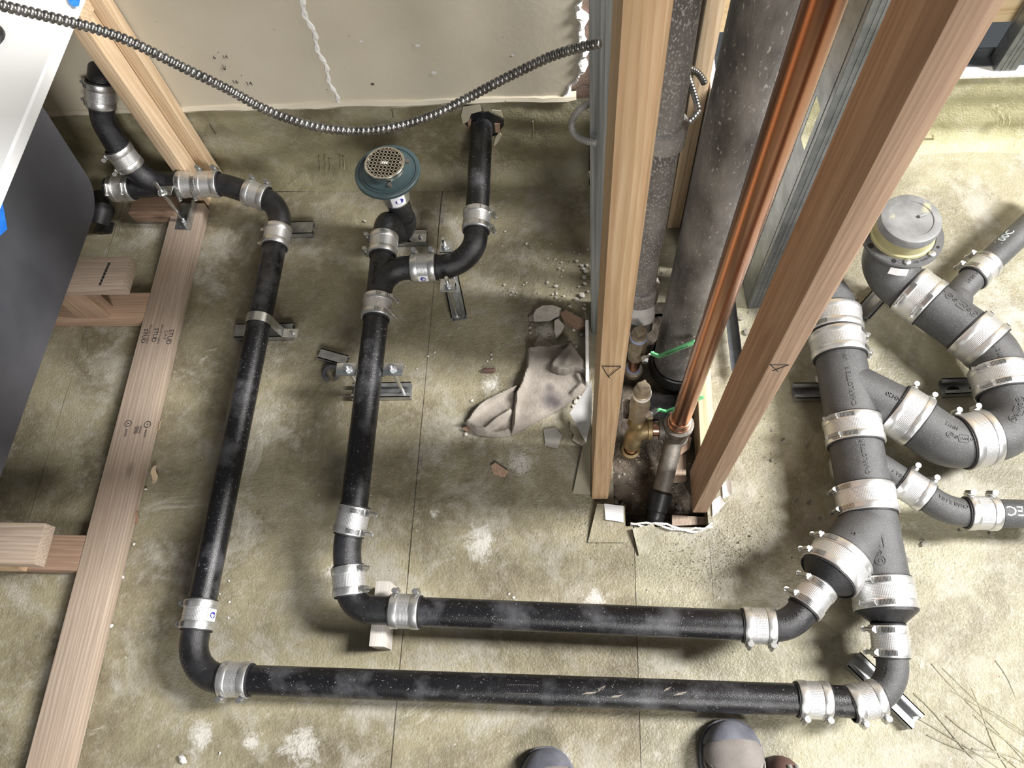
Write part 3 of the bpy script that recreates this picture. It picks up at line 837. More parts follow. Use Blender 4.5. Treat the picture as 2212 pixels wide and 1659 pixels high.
# copper riser and its tee
cx, cy = P(1468, 912, .11).x, P(1468, 912, .11).y
ctop = Vector((cx + .004, cy, 1.6))
root = thing('copper_riser', (cx, cy, .10), 'polished copper riser pipe rising from the tarnished tee', 'pipe')
MB().tube([(cx, cy, .102), (cx + .001, cy, .6), ctop], .0212, 36).build('pipe_barrel', 'copper', root)
MB().tube([(cx, cy, .10), (cx, cy, .112), (cx, cy, .113), (cx, cy, .135), (cx, cy, .137)], [.0262, .0262, .0245, .0245, .0214], 36).build('solder_cup', 'copper', root)
vs, fs = text_geo('TYPE L', .009, .0002)
tz = zup((cx, cy), 560)
bb = MB().add([Vector((cx + math.sin(v.y / .0214 + .35) * .0215, cy - math.cos(v.y / .0214 + .35) * .0215, tz + v.x)) for v in vs], fs); bb.build('printed_text', 'copper', root, smooth=0)
root = thing('pipe_tee', (cx, cy, .02), 'tarnished bronze tee under the copper riser', 'pipe tee')
bx = P(1405, 932, .075)
b = MB().tube([(cx, cy, .018), (cx, cy, .03), (cx, cy, .032), (cx, cy, .075), (cx, cy, .085), (cx, cy, .102), (cx, cy, .104)], [.031, .031, .0285, .0285, .0335, .0335, .028], 36)
b.tube([(cx, cy, .064), (cx - .028, cy, .064), (cx - .030, cy, .064), (cx - .042, cy, .064), (cx - .043, cy, .064)], [.0205, .0205, .0245, .0245, .018], 28); b.build('tee_body', 'bronze_grey', root)
MB().tube([(cx - .040, cy, .064), (cx - .064, cy, .064)], .0165, 24).build('copper_stub', 'copper', root)
ex, ey, ez = cx - .096, cy - .004, .064
root = thing('pipe_elbow', (ex, ey, .0), 'brownish brass elbow joined to the tarnished tee', 'pipe elbow')
b = MB().tube(Run([((cx - .060, cy, ez),), ((ex, ey, ez), .026), ((ex - .004, ey - .01, ez - .060),)]).p, .0215, 28)
b.tube([(cx - .056, cy, ez), (cx - .058, cy, ez), (cx - .067, cy, ez), (cx - .069, cy, ez)], [.021, .025, .025, .021], 28); b.build('elbow_body', 'brass_old', root)
b = MB().tube([(ex - .003, ey - .007, ez - .05), (ex - .004, ey - .010, -.055)], .0155, 28); b.build('copper_stub', 'copper', root)
b = MB().lathe([(.0165, -.004), (.0225, -.004), (.024, .002), (.0225, .009), (.0165, .011)], 28, Matrix.Translation(Vector((ex - .004, ey - .010, -.045)))); b.build('brass_ring', 'brass_old', root)
# lower drain pipe of that tee
lp0 = Vector((cx, cy, .03)); lp1 = P(1421, 1092, -.03)
root = thing('drop_pipe', (lp1.x, lp1.y, -.06), 'dark drop pipe slanting from the tee into the floor opening', 'pipe')
MB().tube([lp0, lp0.lerp(lp1, .5), lp1], .0215, 30).build('pipe_barrel', 'bronze_grey', root)
d = (lp1 - lp0).normalized()
MB().tube([lp1 - d * .035, lp1 - d * .03, lp1 + d * .012, lp1 + d * .014, lp1 + d * .02, lp1 + d * .04], [.0235, .0285, .0265, .0235, .0235, .020], 30).build('collar', 'black_plastic_and_shade', root)
# ball valves
def valve(root, x, y, z0, ztop, handle_pts, hz, plug=True):
    h = ztop - z0
    b = MB().tube([(x, y, z0), (x, y, z0 + .004), (x, y, z0 + h * .28), (x, y, z0 + h * .30), (x, y, z0 + h * .55), (x, y, z0 + h * .62)], [.017, .020, .020, .0225, .0225, .019], 8, up=Vector((1, .4, 0)))
    b.tube([(x, y, z0 + h * .55), (x, y, z0 + h * .8), (x, y, z0 + h * .81), (x, y, z0 + h * .9)], [.0195, .0195, .017, .017], 24); b.build('valve_body', 'brass_dull', root)
    b = MB().tube([(x, y, z0 + h * .74), (x, y, z0 + h * .79)], .0203, 24); b.build('thread_tape', 'sealant_blue' if plug else 'plaster_white', root)
    b = MB().box((x, y, ztop - .010), (.020, .020, .022), Matrix.Rotation(.5, 3, 'Z'), bev=.002); b.build('square_plug', 'brass_dull', root)
    hp = [Vector(p) for p in handle_pts]
    b = MB().tube([(x, y, hz), hp[0]], .009, 10); b.build('stem_boss', 'brass_dull', root)
    b = MB()
    for p, q in zip(hp[:-1], hp[1:]):
        d = (q - p); L = d.length; M = frame(d, (0, 0, 1))
        if p == hp[0]: b.box((p + q) / 2, (.003, .013, L + .004), M)
    hd = b.build('handle', 'zinc', root, smooth=0)
    b = MB()
    for p, q in list(zip(hp[:-1], hp[1:]))[1:]:
        d = (q - p); L = d.length; M = frame(d, (0, 0, 1)); b.box((p + q) / 2, (.014, .005, L + .004), M, bev=.002)
    gp = b.build('grip', 'handle_green', hd)
    b = MB().tube([hp[0] + Vector((0, -.009, 0)), hp[0] + Vector((0, .004, 0))], .0075, 6); b.build('handle_nut', 'zinc', root)
    return root
v1 = P(1368, 800, -.03)
root = thing('ball_valve', (v1.x, v1.y, -.04), 'brass ball valve with a green lever reaching behind the copper riser', 'valve')
MB().lathe([(.016, -.04), (.023, -.04), (.024, -.03), (.023, -.022), (.0155, -.018)], 28, Matrix.Translation(Vector((v1.x, v1.y, 0)))).build('brass_ring', 'brass_dull', root)
MB().tube([(v1.x, v1.y, -.024), (v1.x, v1.y, -.017)], .0175, 24).build('sealant_bead', 'sealant_blue', root)
MB().tube([(v1.x, v1.y, -.03), (v1.x, v1.y, .052)], .0145, 24).build('copper_stub', 'copper', root)
hz = .062
h0 = PY(1393, 776, .805); h1 = PY(1407, 763, .79); h2 = PY(1424, 770, .782); h3 = PY(1502, 738, .782)
valve(root, v1.x, v1.y, .045, zup(v1, 712), [h0, h1, h2, h3], hz)
mid = (h2 + h3) / 2; dr = (h3 - h2).normalized()
vs, fs = text_geo('MATCO-NORCA', .008, .0002); flat_text([(vs, fs)], mid + Vector((0, -.0032, .001)), dr, (0, 0, 1), 'printed_text', 'ink', root, lift=.0)
v2 = P(1376, 905, .08)
root = thing('ball_valve', (v2.x, v2.y, .06), 'dusty brass ball valve standing on the brass elbow, lever half hidden', 'valve')
g0 = PY(1404, 896, .66); g1 = PY(1420, 885, .69); g2 = PY(1438, 890, .692); g3 = PY(1518, 858, .705)
valve(root, v2.x, v2.y, .085, zup(v2, 832), [g0, g1, g2, g3], .12, False)
MB().tube([(v2.x, v2.y, .09), (v2.x - .004, v2.y - .004, .078), (ex + .012, ey + .006, .062)], .020, 24).build('brass_leg', 'brass_old', root)
# old dusty riser with its branch
oc = P(1384, 648, .17)
oc2 = Vector((oc.x - .003, oc.y, 0))
root = thing('old_riser', (oc2.x, oc2.y, .10), 'old dust covered riser pipe squeezed between pine stud and grey riser', 'pipe')
MB().tube([(oc2.x, oc2.y, .20), (oc2.x, oc2.y, .6), (oc2.x - .016, oc2.y, 1.58)], .031, 32).build('pipe_barrel', 'old_pipe', root)
MB().tube([(oc2.x, oc2.y, .185), (oc2.x, oc2.y, .19), (oc2.x, oc2.y, .235), (oc2.x, oc2.y, .24)], [.036, .0415, .0415, .035], 32).build('hub', 'old_pipe', root)
zc_ = zup(oc2, 285)
MB().tube([(oc2.x, oc2.y, zc_ - .022), (oc2.x, oc2.y, zc_ - .02), (oc2.x, oc2.y, zc_ + .02), (oc2.x, oc2.y, zc_ + .022)], [.034, .0385, .0385, .034], 32).build('hub', 'old_pipe', root)
MB().tube([(oc2.x, oc2.y, .20), (oc2.x + .003, oc2.y - .012, .165), (oc2.x + .002, oc2.y - .03, .135), (oc2.x + .002, oc2.y - .032, .132)], [.036, .038, .034, .030], 30).build('white_coated_elbow', 'plaster_white', root)
MB().tube([(oc2.x + .002, oc2.y - .028, .138), (oc2.x + .002, oc2.y - .05, .115)], [.033, .030], 8).build('hex_nut', 'bronze_grey', root)
MB().tube([(oc2.x + .001, oc2.y - .04, .12), (oc2.x, oc2.y - .072, .095)], .018, 20).build('blue_sleeve', 'sealant_blue', root)
MB().tube([(oc2.x, oc2.y - .065, .10), (v1.x, v1.y + .03, .09), (v1.x, v1.y, .085)], .018, 20).build('side_stub', 'bronze_grey', root)
b = MB().box(P(1462, 352, .0) + Vector((0, 0, .02)), (.05, .045, .05), Matrix.Rotation(.3, 3, 'Z'), bev=.006); b.build('masonry_lump', 'stone', None, 'pale block of masonry behind the old dusty riser', 'rubble')
b = MB().tube([P(1448, 400, .0), P(1446, 440, .0)], [.03, .03], 22, caps=False); b.build('cut_pipe_end', 'old_pipe', None, 'open cut end of an old pipe behind the dusty riser', 'pipe', smooth=40)

# ================================================================== CAST IRON DRAIN LINES
CAMV = Vector((0, -.4, 1))
LEFT, RIGHT, UP, FRONT, BACK = Vector((-1, 0, 0)), Vector((1, 0, 0)), Vector((0, 0, 1)), Vector((0, -1, 0)), Vector((0, 1, 0))
zA, zB, zM = .082, .150, .100
# ---- main 4 inch line, from the front reducer to the bend behind the stud
runM = Run([(P(1940, 1521, zA),), (P(1917, 1330, zM), .05), (P(1870, 1080, zM),), (P(1806, 722, zM),), (P(1797, 648, zM), .16), (P(1672, 540, zM + .01),)])
# ---- left line A: corner bend -> quarter bend -> long pipe -> elbow -> long pipe -> elbow up to the reducer
runA = Run([(P(345, 400, .135),), (P(478, 397, .130), .14), (P(611, 440, .100), .085), (P(598, 512, .088),), (P(403, 1464, zA), .078), (P(1755, 1512, zA),), (P(1938, 1521, zA), .082), (P(1921, 1372, zM),), (P(1917, 1330, zM),)])
def seg(run, a, b): return run.px(*a), run.px(*b)
sA = {k: runA.px(*v) for k, v in dict(w0=(350, 400), c0=(410, 400), c1=(447, 399), c2=(556, 411), c3=(597, 512), c4=(430, 1330), c5=(510, 1468), c6=(1755, 1512), c7=(1872, 1518), c8=(1925, 1385)).items()}
o = pipe(runA, sA['c1'], sA['c2'], R2, 'pipe_bend', 'short black eighth bend between the paired couplings on the sill and the next coupling', 'iron_black', 'pipe fitting')
o = pipe(runA, sA['c2'], sA['c3'], R2, 'pipe_bend', 'black quarter bend at the top of the leftmost long pipe', 'iron_black', 'pipe fitting')
o = pipe(runA, sA['c3'], sA['c4'], R2, 'cast_iron_pipe', 'long black pipe running beside the left sill plate', 'iron_dusty', 'pipe')
o = pipe(runA, sA['c4'], sA['c5'], R2, 'pipe_bend', 'black quarter bend at the bottom left corner of the drain run', 'iron_black', 'pipe fitting')
emboss(runA, 425, 1440, 35, R2, 1, o, 'CHARLOTTE', .013, .001)
bottom = o = pipe(runA, sA['c5'], sA['c6'], R2, 'cast_iron_pipe', 'long black pipe crossing the foreground in front of the shoes', 'iron_dusty', 'pipe')
emboss(runA, 1130, 1487, 0, R2, 1, o, None, extra=[poly_geo([(-.03, -.008), (.03, -.008), (.03, .008), (-.03, .008)], .0006, .0003)] + [text_geo('|||||||||||||||', .017, .0002)], material='ink_soft', name='scuffed_print')
for (x, y, L, a_, rot) in ((1272, 1505, .035, 4, .1), (1300, 1497, .02, -14, .5), (1330, 1508, .03, 12, .15), (1404, 1500, .022, -12, .9), (1440, 1490, .02, -20, .4), (1466, 1497, .03, -5, .2), (1492, 1512, .02, 12, 1.3)):
    pts = [(-L / 2, -.0022), (-L * .1, .001), (L / 2, .0005), (L * .1, -.0035)]
    c_, s_ = math.cos(rot), math.sin(rot)
    vs = [Vector((p[0] * c_ - p[1] * s_, p[0] * s_ + p[1] * c_, .0003)) for p in pts]
    runA.wrap([(vs, [(0, 3, 2, 1), (0, 1, 2, 3)])], runA.px(x, y), a_, R2, 1).build('paint_scrape', 'dust_grey', bottom, smooth=0)
o = pipe(runA, sA['c6'], sA['c7'], R2, 'pipe_nipple', 'short black pipe length between two couplings at lower right', 'iron_dusty', 'pipe')
o = pipe(runA, sA['c7'], sA['c8'], R2, 'pipe_bend', 'dark grey quarter bend at the lower right corner, maker name cast on its back', 'iron_grey', 'pipe fitting')
emboss(runA, 1960, 1470, -42, R2, -1, o, 'CHARLOTTE R 4 USA', .012, .001)
coupling(runA, 410, 400, R2, Vector((0, -1, .3)), 'left of the two touching couplings above the sill plate')
coupling(runA, 449, 399, R2, Vector((0, 1, .6)), 'right of the two touching couplings above the sill plate')
coupling(runA, 556, 411, R2, Vector((.25, 1, .5)), 'tilted coupling at the top left quarter bend')
coupling(runA, 597, 512, R2, Vector((-1, 0, -.1)), 'coupling at the upper end of the leftmost long pipe')
coupling(runA, 430, 1330, R2, Vector((-1, 0, 0)), 'coupling at the lower end of the leftmost long pipe', sticker=-165)
coupling(runA, 510, 1468, R2, Vector((0, -1, .1)), 'coupling at the left end of the foreground pipe', True)
coupling(runA, 1755, 1512, R2, Vector((0, -1, .25)), 'coupling at the right end of the foreground pipe, above the shoe', True)
coupling(runA, 1872, 1518, R2, Vector((0, -1, .2)), 'coupling joining the short pipe length to the lower right quarter bend', True)
coupling(runA, 1925, 1385, R2, Vector((-1, 0, .35)), 'small coupling below the upright reducer', True)

sM = {k: runM.px(*v) for k, v in dict(n=(1924, 1372), a=(1919, 1347), b=(1914, 1322), c=(1910, 1300), c1=(1908, 1284), c2=(1870, 1080), c3=(1845, 932), c4=(1813, 746), c5=(1804, 697), e=(1680, 546)).items()}
def reducer(run, s0, s1, s2, s3, label):
    pts = [run.at(s0), run.at(s1), run.at(s1 + .001), run.at(s2), run.at(s2 + .001), run.at(s3)]
    return MB().tube(pts, [R2, R2 + .001, R2 + .002, R4 + .0045, R4 + .005, R4 + .002], 40).build('pipe_reducer', 'iron_black', None, label, 'pipe fitting', smooth=25)
o = reducer(runM, sM['n'], sM['a'], sM['b'], sM['c1'], 'black cone reducer standing upright in line with the main pipe')
emboss(runM, 1912, 1309, 0, R4 + .004, 1, o, 'USA', .010, .0008)
# wye bodies
def wye(run, s0, s1, r, label, material, branch, rb):
    if s1 < s0: s0, s1 = s1, s0
    b = MB().tube(run.cut(s0 + .0012, s1 - .0012), r, 44); b.tube(branch, rb, 36)
    return b.build('pipe_wye', material, None, label, 'pipe fitting')
def beads(): pass
jW3 = runM.at(runM.px(1893, 1165) - .02)
runB = Run([(runM.at(runM.px(1880, 1130)),), (P(1806, 1222, zM + .030),), (P(1706, 1355, zM + .030), .10), (P(1640, 1352, zM + .026),), (P(875, 1320, zM + .012),), (P(758, 1316, zM + .010), .078), (P(753, 1240, .118),), (P(748, 1180, .135), .2), (P(762, 1118, .148),), (P(815, 665, zB),), (P(829, 520, zB),)])
sB = {k: runB.px(*v) for k, v in dict(c1=(1806, 1222), n0=(1793, 1240), r1=(1778, 1259), c2=(1755, 1290), c3=(1640, 1352), c4=(875, 1320), c5=(757, 1254), c6=(762, 1125), c7=(815, 665), c8=(828, 530)).items()}
w3 = wye(runM, sM['c1'], sM['c2'], R4, 'grey wye nearest the foreground, its branch pointing down left', 'iron_grey', runB.cut(.0, sB['c1'] - .001), R4 * .985)
T_ = runM
emboss(runM, 1912, 1180, -14, R4, -1, w3, None, extra=marks(1.15))
emboss(runM, 1925, 1245, -14, R4, -1, w3, '4', .012)
emboss(runB, 1840, 1190, 18, R4, 1, w3, 'C', .010)
w2 = None
runW2 = Run([(runM.at(runM.px(1862, 975)),), (P(1973, 1056, zM),), (P(2052, 1107, zM), .10), (P(2118, 1108, zM),), (P(2330, 1113, zM),)])
s2 = {k: runW2.px(*v) for k, v in dict(c1=(1973, 1056), c2=(2118, 1108)).items()}
w2 = wye(runM, sM['c2'], sM['c3'], R4, 'grey reducing wye in the middle of the main line, thin branch to the right', 'iron_grey', runW2.cut(0, s2['c1'] - .001), R2)
emboss(runM, 1872, 1003, -6, R4, 1, w2, 'CHARLOTTE R', .0118)
emboss(runW2, 1940, 1020, 8, R2, -1, w2, 'USA 4', .011)
runW1 = Run([(runM.at(runM.px(1833, 830)),), (P(1958, 897, zM),), (P(2050, 962, zM), .15), (P(2105, 950, zM),), (P(2208, 930, zM), .10), (P(2163, 823, zM),), (P(2150, 768, zM), .14), (P(2115, 734, zM),), (P(1984, 641, zM),), (P(1898, 580, zM), .098), (Vector((P(1898, 580, zM).x, P(1898, 580, zM).y, .245)),)])
s1 = {k: runW1.px(*v) for k, v in dict(c1=(1958, 897), c2=(2105, 947), c3=(2161, 823), c4=(2115, 734), c5=(1984, 641)).items()}
w1 = wye(runM, sM['c3'], sM['c4'], R4, 'grey wye farthest back, wide branch to the right, maker name cast along it', 'iron_grey', runW1.cut(.0, s1['c1'] - .001), R4 * .985)
emboss(runM, 1846, 852, -8, R4, 1, w1, 'CHARLOTTE R', .0145)
emboss(runM, 1834, 790, -10, R4, 1, w1, 'USA', .011)
emboss(runW1, 1922, 862, 4, R4, -1, w1, 'NH20', .014)
o = pipe(runM, sM['c5'], sM['e'], R4, 'pipe_bend', 'grey bend passing behind the reddish stud', 'iron_grey', 'pipe fitting', 40)
emboss(runM, 1690, 556, 6, R4, -1, o, 'NH-12', .014)
MB().tube(runM.cut(sM['c4'] + .0012, sM['c5'] - .0012), R4, 40).build('pipe_nipple', 'iron_grey', None, 'short grey pipe hidden inside the paired wide couplings', 'pipe')
coupling(runM, 1908, 1284, R4, Vector((-.75, 0, .8)), 'wide coupling above the upright reducer', True)
coupling(runM, 1870, 1080, R4, Vector((-1, 0, .12)), 'wide coupling between the nearest wye and the reducing wye', True)
coupling(runM, 1845, 932, R4, Vector((-.8, 0, .6)), 'wide coupling between the reducing wye and the farthest wye', True)
coupling(runM, 1813, 748, R4, Vector((1, 0, .12)), 'lower of the paired wide couplings beside the reddish stud')
coupling(runM, 1803, 697, R4, Vector((-1, 0, .3)), 'upper of the paired wide couplings, partly hidden by the reddish stud', True)
# ---- thin branch to the right
o = pipe(runW2, s2['c1'], s2['c2'], R2, 'pipe_bend', 'small grey eighth bend on the thin right branch', 'iron_grey', 'pipe fitting')
emboss(runW2, 2045, 1092, -8, R2, -1, o, 'CHAR R USA', .011)
o = pipe(runW2, s2['c2'], runW2.L, R2, 'cast_iron_pipe', 'thin pipe leaving at the right edge with white printed letters', 'iron_grey', 'pipe')
emboss(runW2, 2192, 1110, 2, R2, -1, o, 'SPEC', .029, .0003, material='paint_print', name='painted_print')
coupling(runW2, 1973, 1056, R2, Vector((.6, .8, .1)), 'small coupling on the thin branch of the reducing wye', sticker=-95)
coupling(runW2, 2118, 1108, R2, Vector((0, 1, .3)), 'small coupling before the printed thin pipe at the right edge')
# ---- wide loop to the toilet flange
o = pipe(runW1, s1['c1'], s1['c2'], R4, 'pipe_bend', 'grey eighth bend after the wide right branch', 'iron_grey', 'pipe fitting', 40)
emboss(runW1, 2035, 935, -8, R4, -1, o, 'NH12', .012); emboss(runW1, 2060, 945, 12, R4, -1, o, None, extra=marks(.75))
o = pipe(runW1, s1['c2'], s1['c3'], R4, 'pipe_bend', 'grey quarter bend curving round at the right edge', 'iron_grey', 'pipe fitting', 40)
emboss(runW1, 2180, 910, -10, R4, 1, o, None, extra=marks(.95))
o = pipe(runW1, s1['c3'], s1['c4'], R4, 'pipe_bend', 'short grey bend between the two upper right wide couplings', 'iron_grey', 'pipe fitting', 40)
emboss(runW1, 2150, 780, -20, R4, -1, o, 'A112 USA', .012)
runT = Run([(runW1.at(runW1.px(2058, 694)),), (P(2070, 632, zM), .06), (P(2119, 583, zM),), (P(2310, 405, zM + .005),)])
sT = runT.px(2119, 583)
b = MB().tube(runW1.cut(s1['c4'] + .0012, s1['c5'] - .0012), R4, 44); b.tube(runT.cut(0, sT), [R2 + .006 * max(0, 1 - i / 5) for i in range(len(runT.cut(0, sT)))], 34)
tee = b.build('pipe_tee', 'iron_grey', None, 'grey sanitary tee between the toilet bend and the loop', 'pipe fitting')
emboss(runW1, 2050, 690, 8, R4, -1, tee, None, extra=marks(1.0)); emboss(runW1, 2012, 660, 12, R4, -1, tee, '4', .012)
emboss(runT, 2097, 618, 0, R2, 1, tee, 'NH28 16', .011)
o = pipe(runT, sT, runT.L, R2, 'cast_iron_pipe', 'thin pipe rising to the right edge from the sanitary tee', 'iron_grey', 'pipe')
emboss(runT, 2175, 535, -35, R2, 1, o, '100C', .026, .0003, material='paint_print', name='painted_print')
o = pipe(runW1, s1['c5'], runW1.L, R4, 'closet_bend', 'grey closet bend turning up to the round toilet flange', 'iron_grey', 'pipe fitting', 40)
emboss(runW1, 1925, 600, 42, R4, -1, o, 'CHARLOTTE', .013)
coupling(runW1, 1958, 897, R4, Vector((.55, 1, .1)), 'wide coupling on the branch of the farthest wye')
coupling(runW1, 2105, 948, R4, Vector((-.1, 1, .2)), 'wide coupling between eighth bend and quarter bend at right')
coupling(runW1, 2161, 823, R4, Vector((-1, 0, .75)), 'wide coupling above the quarter bend at the right edge', True)
coupling(runW1, 2115, 734, R4, Vector((.7, 1, .1)), 'wide coupling below the sanitary tee')
coupling(runW1, 1984, 641, R4, Vector((-.6, -.7, .55)), 'wide coupling between closet bend and sanitary tee', True)
coupling(runT, 2119, 583, R2, Vector((-1, .4, .1)), 'small coupling on the side arm of the sanitary tee', True)
# toilet flange and test cap
fc = Vector((P(1898, 580, zM).x, P(1898, 580, zM).y, 0)); zf = .242
Mf = Matrix.Translation(Vector((fc.x, fc.y, zf)))
root = thing('toilet_flange', (fc.x, fc.y, zf - .03), 'round dark toilet flange with a grey test cap', 'flange')
b = MB().lathe([(.055, -.028), (.062, -.026), (.064, -.006), (.088, -.005), (.091, -.002), (.091, .003), (.088, .006), (.074, .006), (.072, .0045), (.060, .0045)], 56, Mf); b.build('flange_ring', 'iron_grey', root)
b = MB().lathe([(.058, .0), (.0715, .004), (.0700, .010), (.066, .012), (.064, .026), (.0635, .047), (.060, .050)], 48, Mf); b.build('yellow_coated_collar', 'skim_yellow', root)
b = MB().lathe([(.064, .036), (.0655, .038), (.0655, .055), (.0635, .059), (.060, .0605), (.047, .0605), (.0455, .0585), (.0001, .0585)], 48, Mf); b.build('test_cap', 'cap_grey', root, smooth=30)
b = MB().box((fc.x + .024, fc.y + .006, zf + .062), (.020, .007, .006), Matrix.Rotation(.4, 3, 'Z'), bev=.002); b.build('cap_tab', 'cap_grey', root)
for an in (-72, -28, 110, 200):
    q = Vector((fc.x + .080 * math.cos(R(an - 20)), fc.y + .080 * math.sin(R(an - 20)), zf))
    MB().lathe([(.0085, .005), (.0085, .0075), (.007, .0105), (.0001, .012)], 14, Matrix.Translation(q)).build('flange_bolt', 'steel_screw', root)
for an, w_ in ((-112, .009), (-30, .006), (205, .012), (10, .012)):
    q = Vector((fc.x + .081 * math.cos(R(an)), fc.y + .081 * math.sin(R(an)), zf + .0058))
    b = MB().lathe([(w_ * .6, .0), (w_ * .6, .0008), (.0001, .0008)], 12, Matrix.Translation(q)); b.build('bolt_slot', 'black_plastic_and_shade', root)
vs, fs = text_geo('ASI 110050 A-A', .0085, .0006)
b = MB()
b.add([Vector((fc.x + (.081 - v.y) * math.cos(R(-62) + v.x / .081), fc.y + (.081 - v.y) * math.sin(R(-62) + v.x / .081), zf + .0065 + v.z)) for v in [Vector((q.x, -q.y, q.z)) if False else Vector((q.x, -(-q.y), q.z)) for q in vs]], fs); b.build('cast_lettering', 'iron_grey', root, smooth=0)
b = MB().poly([Vector((fc.x + .0915 * math.cos(R(a_)), fc.y + .0915 * math.sin(R(a_)), zf - .004)) for a_ in (-112, -100, -88)] + [Vector((fc.x + .0965 * math.cos(R(a_)), fc.y + .0965 * math.sin(R(a_)), zf - .022)) for a_ in (-88, -100, -112)], (0, .0005, 0)); b.build('paper_tag', 'paper', root, smooth=0)

# ---- line B
o = reducer(Run([(runB.at(sB['c2']),), (runB.at(sB['c1'] - .02),)]), 0.0, .042, .066, .110, 'black cone reducer on the down left branch of the nearest wye') if False else None
rr_ = Run([(P(1748, 1299, zM + .030),), (P(1806, 1222, zM + .030),)])
q0 = rr_.px(1764, 1278); q1 = rr_.px(1773, 1266); q2 = rr_.px(1788, 1246)
o = MB().tube([rr_.at(0), rr_.at(q1), rr_.at(q1 + .001), rr_.at(q2), rr_.at(q2 + .001), rr_.at(rr_.L)], [R2, R2 + .001, R2 + .002, R4 + .0035, R4 + .004, R4 + .001], 40).build('pipe_reducer', 'iron_black', None, 'black cone reducer on the down left branch of the nearest wye', 'pipe fitting', smooth=25)
o = pipe(runB, sB['c2'], sB['c3'], R2, 'pipe_bend', 'black eighth bend joining the upper cross pipe to the wye branch', 'iron_black', 'pipe fitting')
emboss(runB, 1722, 1335, 10, R2, -1, o, 'CHAR R USA', .011, .001)
o = pipe(runB, sB['c3'], sB['c4'], R2, 'cast_iron_pipe', 'upper of the two long black cross pipes, smeared with white dust', 'iron_dusty', 'pipe')
o = pipe(runB, sB['c4'], sB['c5'], R2, 'pipe_bend', 'black quarter bend resting by the small wood block', 'iron_black', 'pipe fitting')
emboss(runB, 775, 1300, 40, R2, 1, o, None, extra=marks(.8))
o = pipe(runB, sB['c5'], sB['c6'], R2, 'pipe_bend', 'black offset bend between two stacked couplings on the middle line', 'iron_black', 'pipe fitting')
o = pipe(runB, sB['c6'], sB['c7'], R2, 'cast_iron_pipe', 'middle black pipe running from the drain wye towards the foreground', 'iron_dusty', 'pipe')
runV = Run([(runB.at(runB.px(816, 640)),), (P(834, 580, zB), .075), (P(915, 578, zB),), (P(1024, 572, zB + .004), .082), (P(1030, 478, .158),), (P(1041, 252, .198),), (P(1043, 235, .202),)])
sV = {k: runV.px(*v) for k, v in dict(c1=(915, 578), c2=(1028, 478)).items()}
wB = wye(runB, sB['c7'], sB['c8'], R2, 'black sanitary wye below the floor drain with a curved arm', 'iron_black', runV.cut(0, sV['c1'] - .001), R2)
emboss(runB, 818, 600, -14, R2, 1, wB, None, extra=marks(.8)); emboss(runV, 872, 578, -18, R2, 1, wB, 'NH 28', .011)
o = pipe(runV, sV['c1'], sV['c2'], R2, 'pipe_bend', 'black quarter bend on the arm that runs to the wall', 'iron_black', 'pipe fitting')
emboss(runV, 1005, 555, -6, R2, 1, o, None, extra=marks(.8))
o = pipe(runV, sV['c2'], runV.L, R2, 'cast_iron_pipe', 'black pipe entering the broken hole in the back wall', 'iron_dusty', 'pipe')
coupling(runB, 1806, 1222, R4, Vector((-.7, .75, .3)), 'wide coupling on the down left branch of the nearest wye')
coupling(runB, 1755, 1290, R2, Vector((-.75, .6, .5)), 'small coupling under the slanted black reducer')
coupling(runB, 1640, 1352, R2, Vector((0, -1, .2)), 'coupling at the right end of the upper cross pipe')
coupling(runB, 875, 1320, R2, Vector((0, 1, .25)), 'coupling at the left end of the upper cross pipe', True)
coupling(runB, 757, 1254, R2, Vector((1, 0, .3)), 'tilted coupling just above the quarter bend of the middle line', True)
coupling(runB, 762, 1125, R2, Vector((1, 0, .35)), 'coupling at the lower end of the middle black pipe')
coupling(runB, 815, 665, R2, Vector((1, 0, .3)), 'coupling under the black sanitary wye')
coupling(runB, 828, 530, R2, Vector((-1, 0, .1)), 'coupling between the trap and the black sanitary wye', sticker=-170)
coupling(runV, 915, 578, R2, Vector((0, 1, .5)), 'dark coupling on the curved arm of the sanitary wye', sticker=150)
coupling(runV, 1028, 478, R2, Vector((1, 0, .1)), 'coupling on the pipe that enters the back wall')
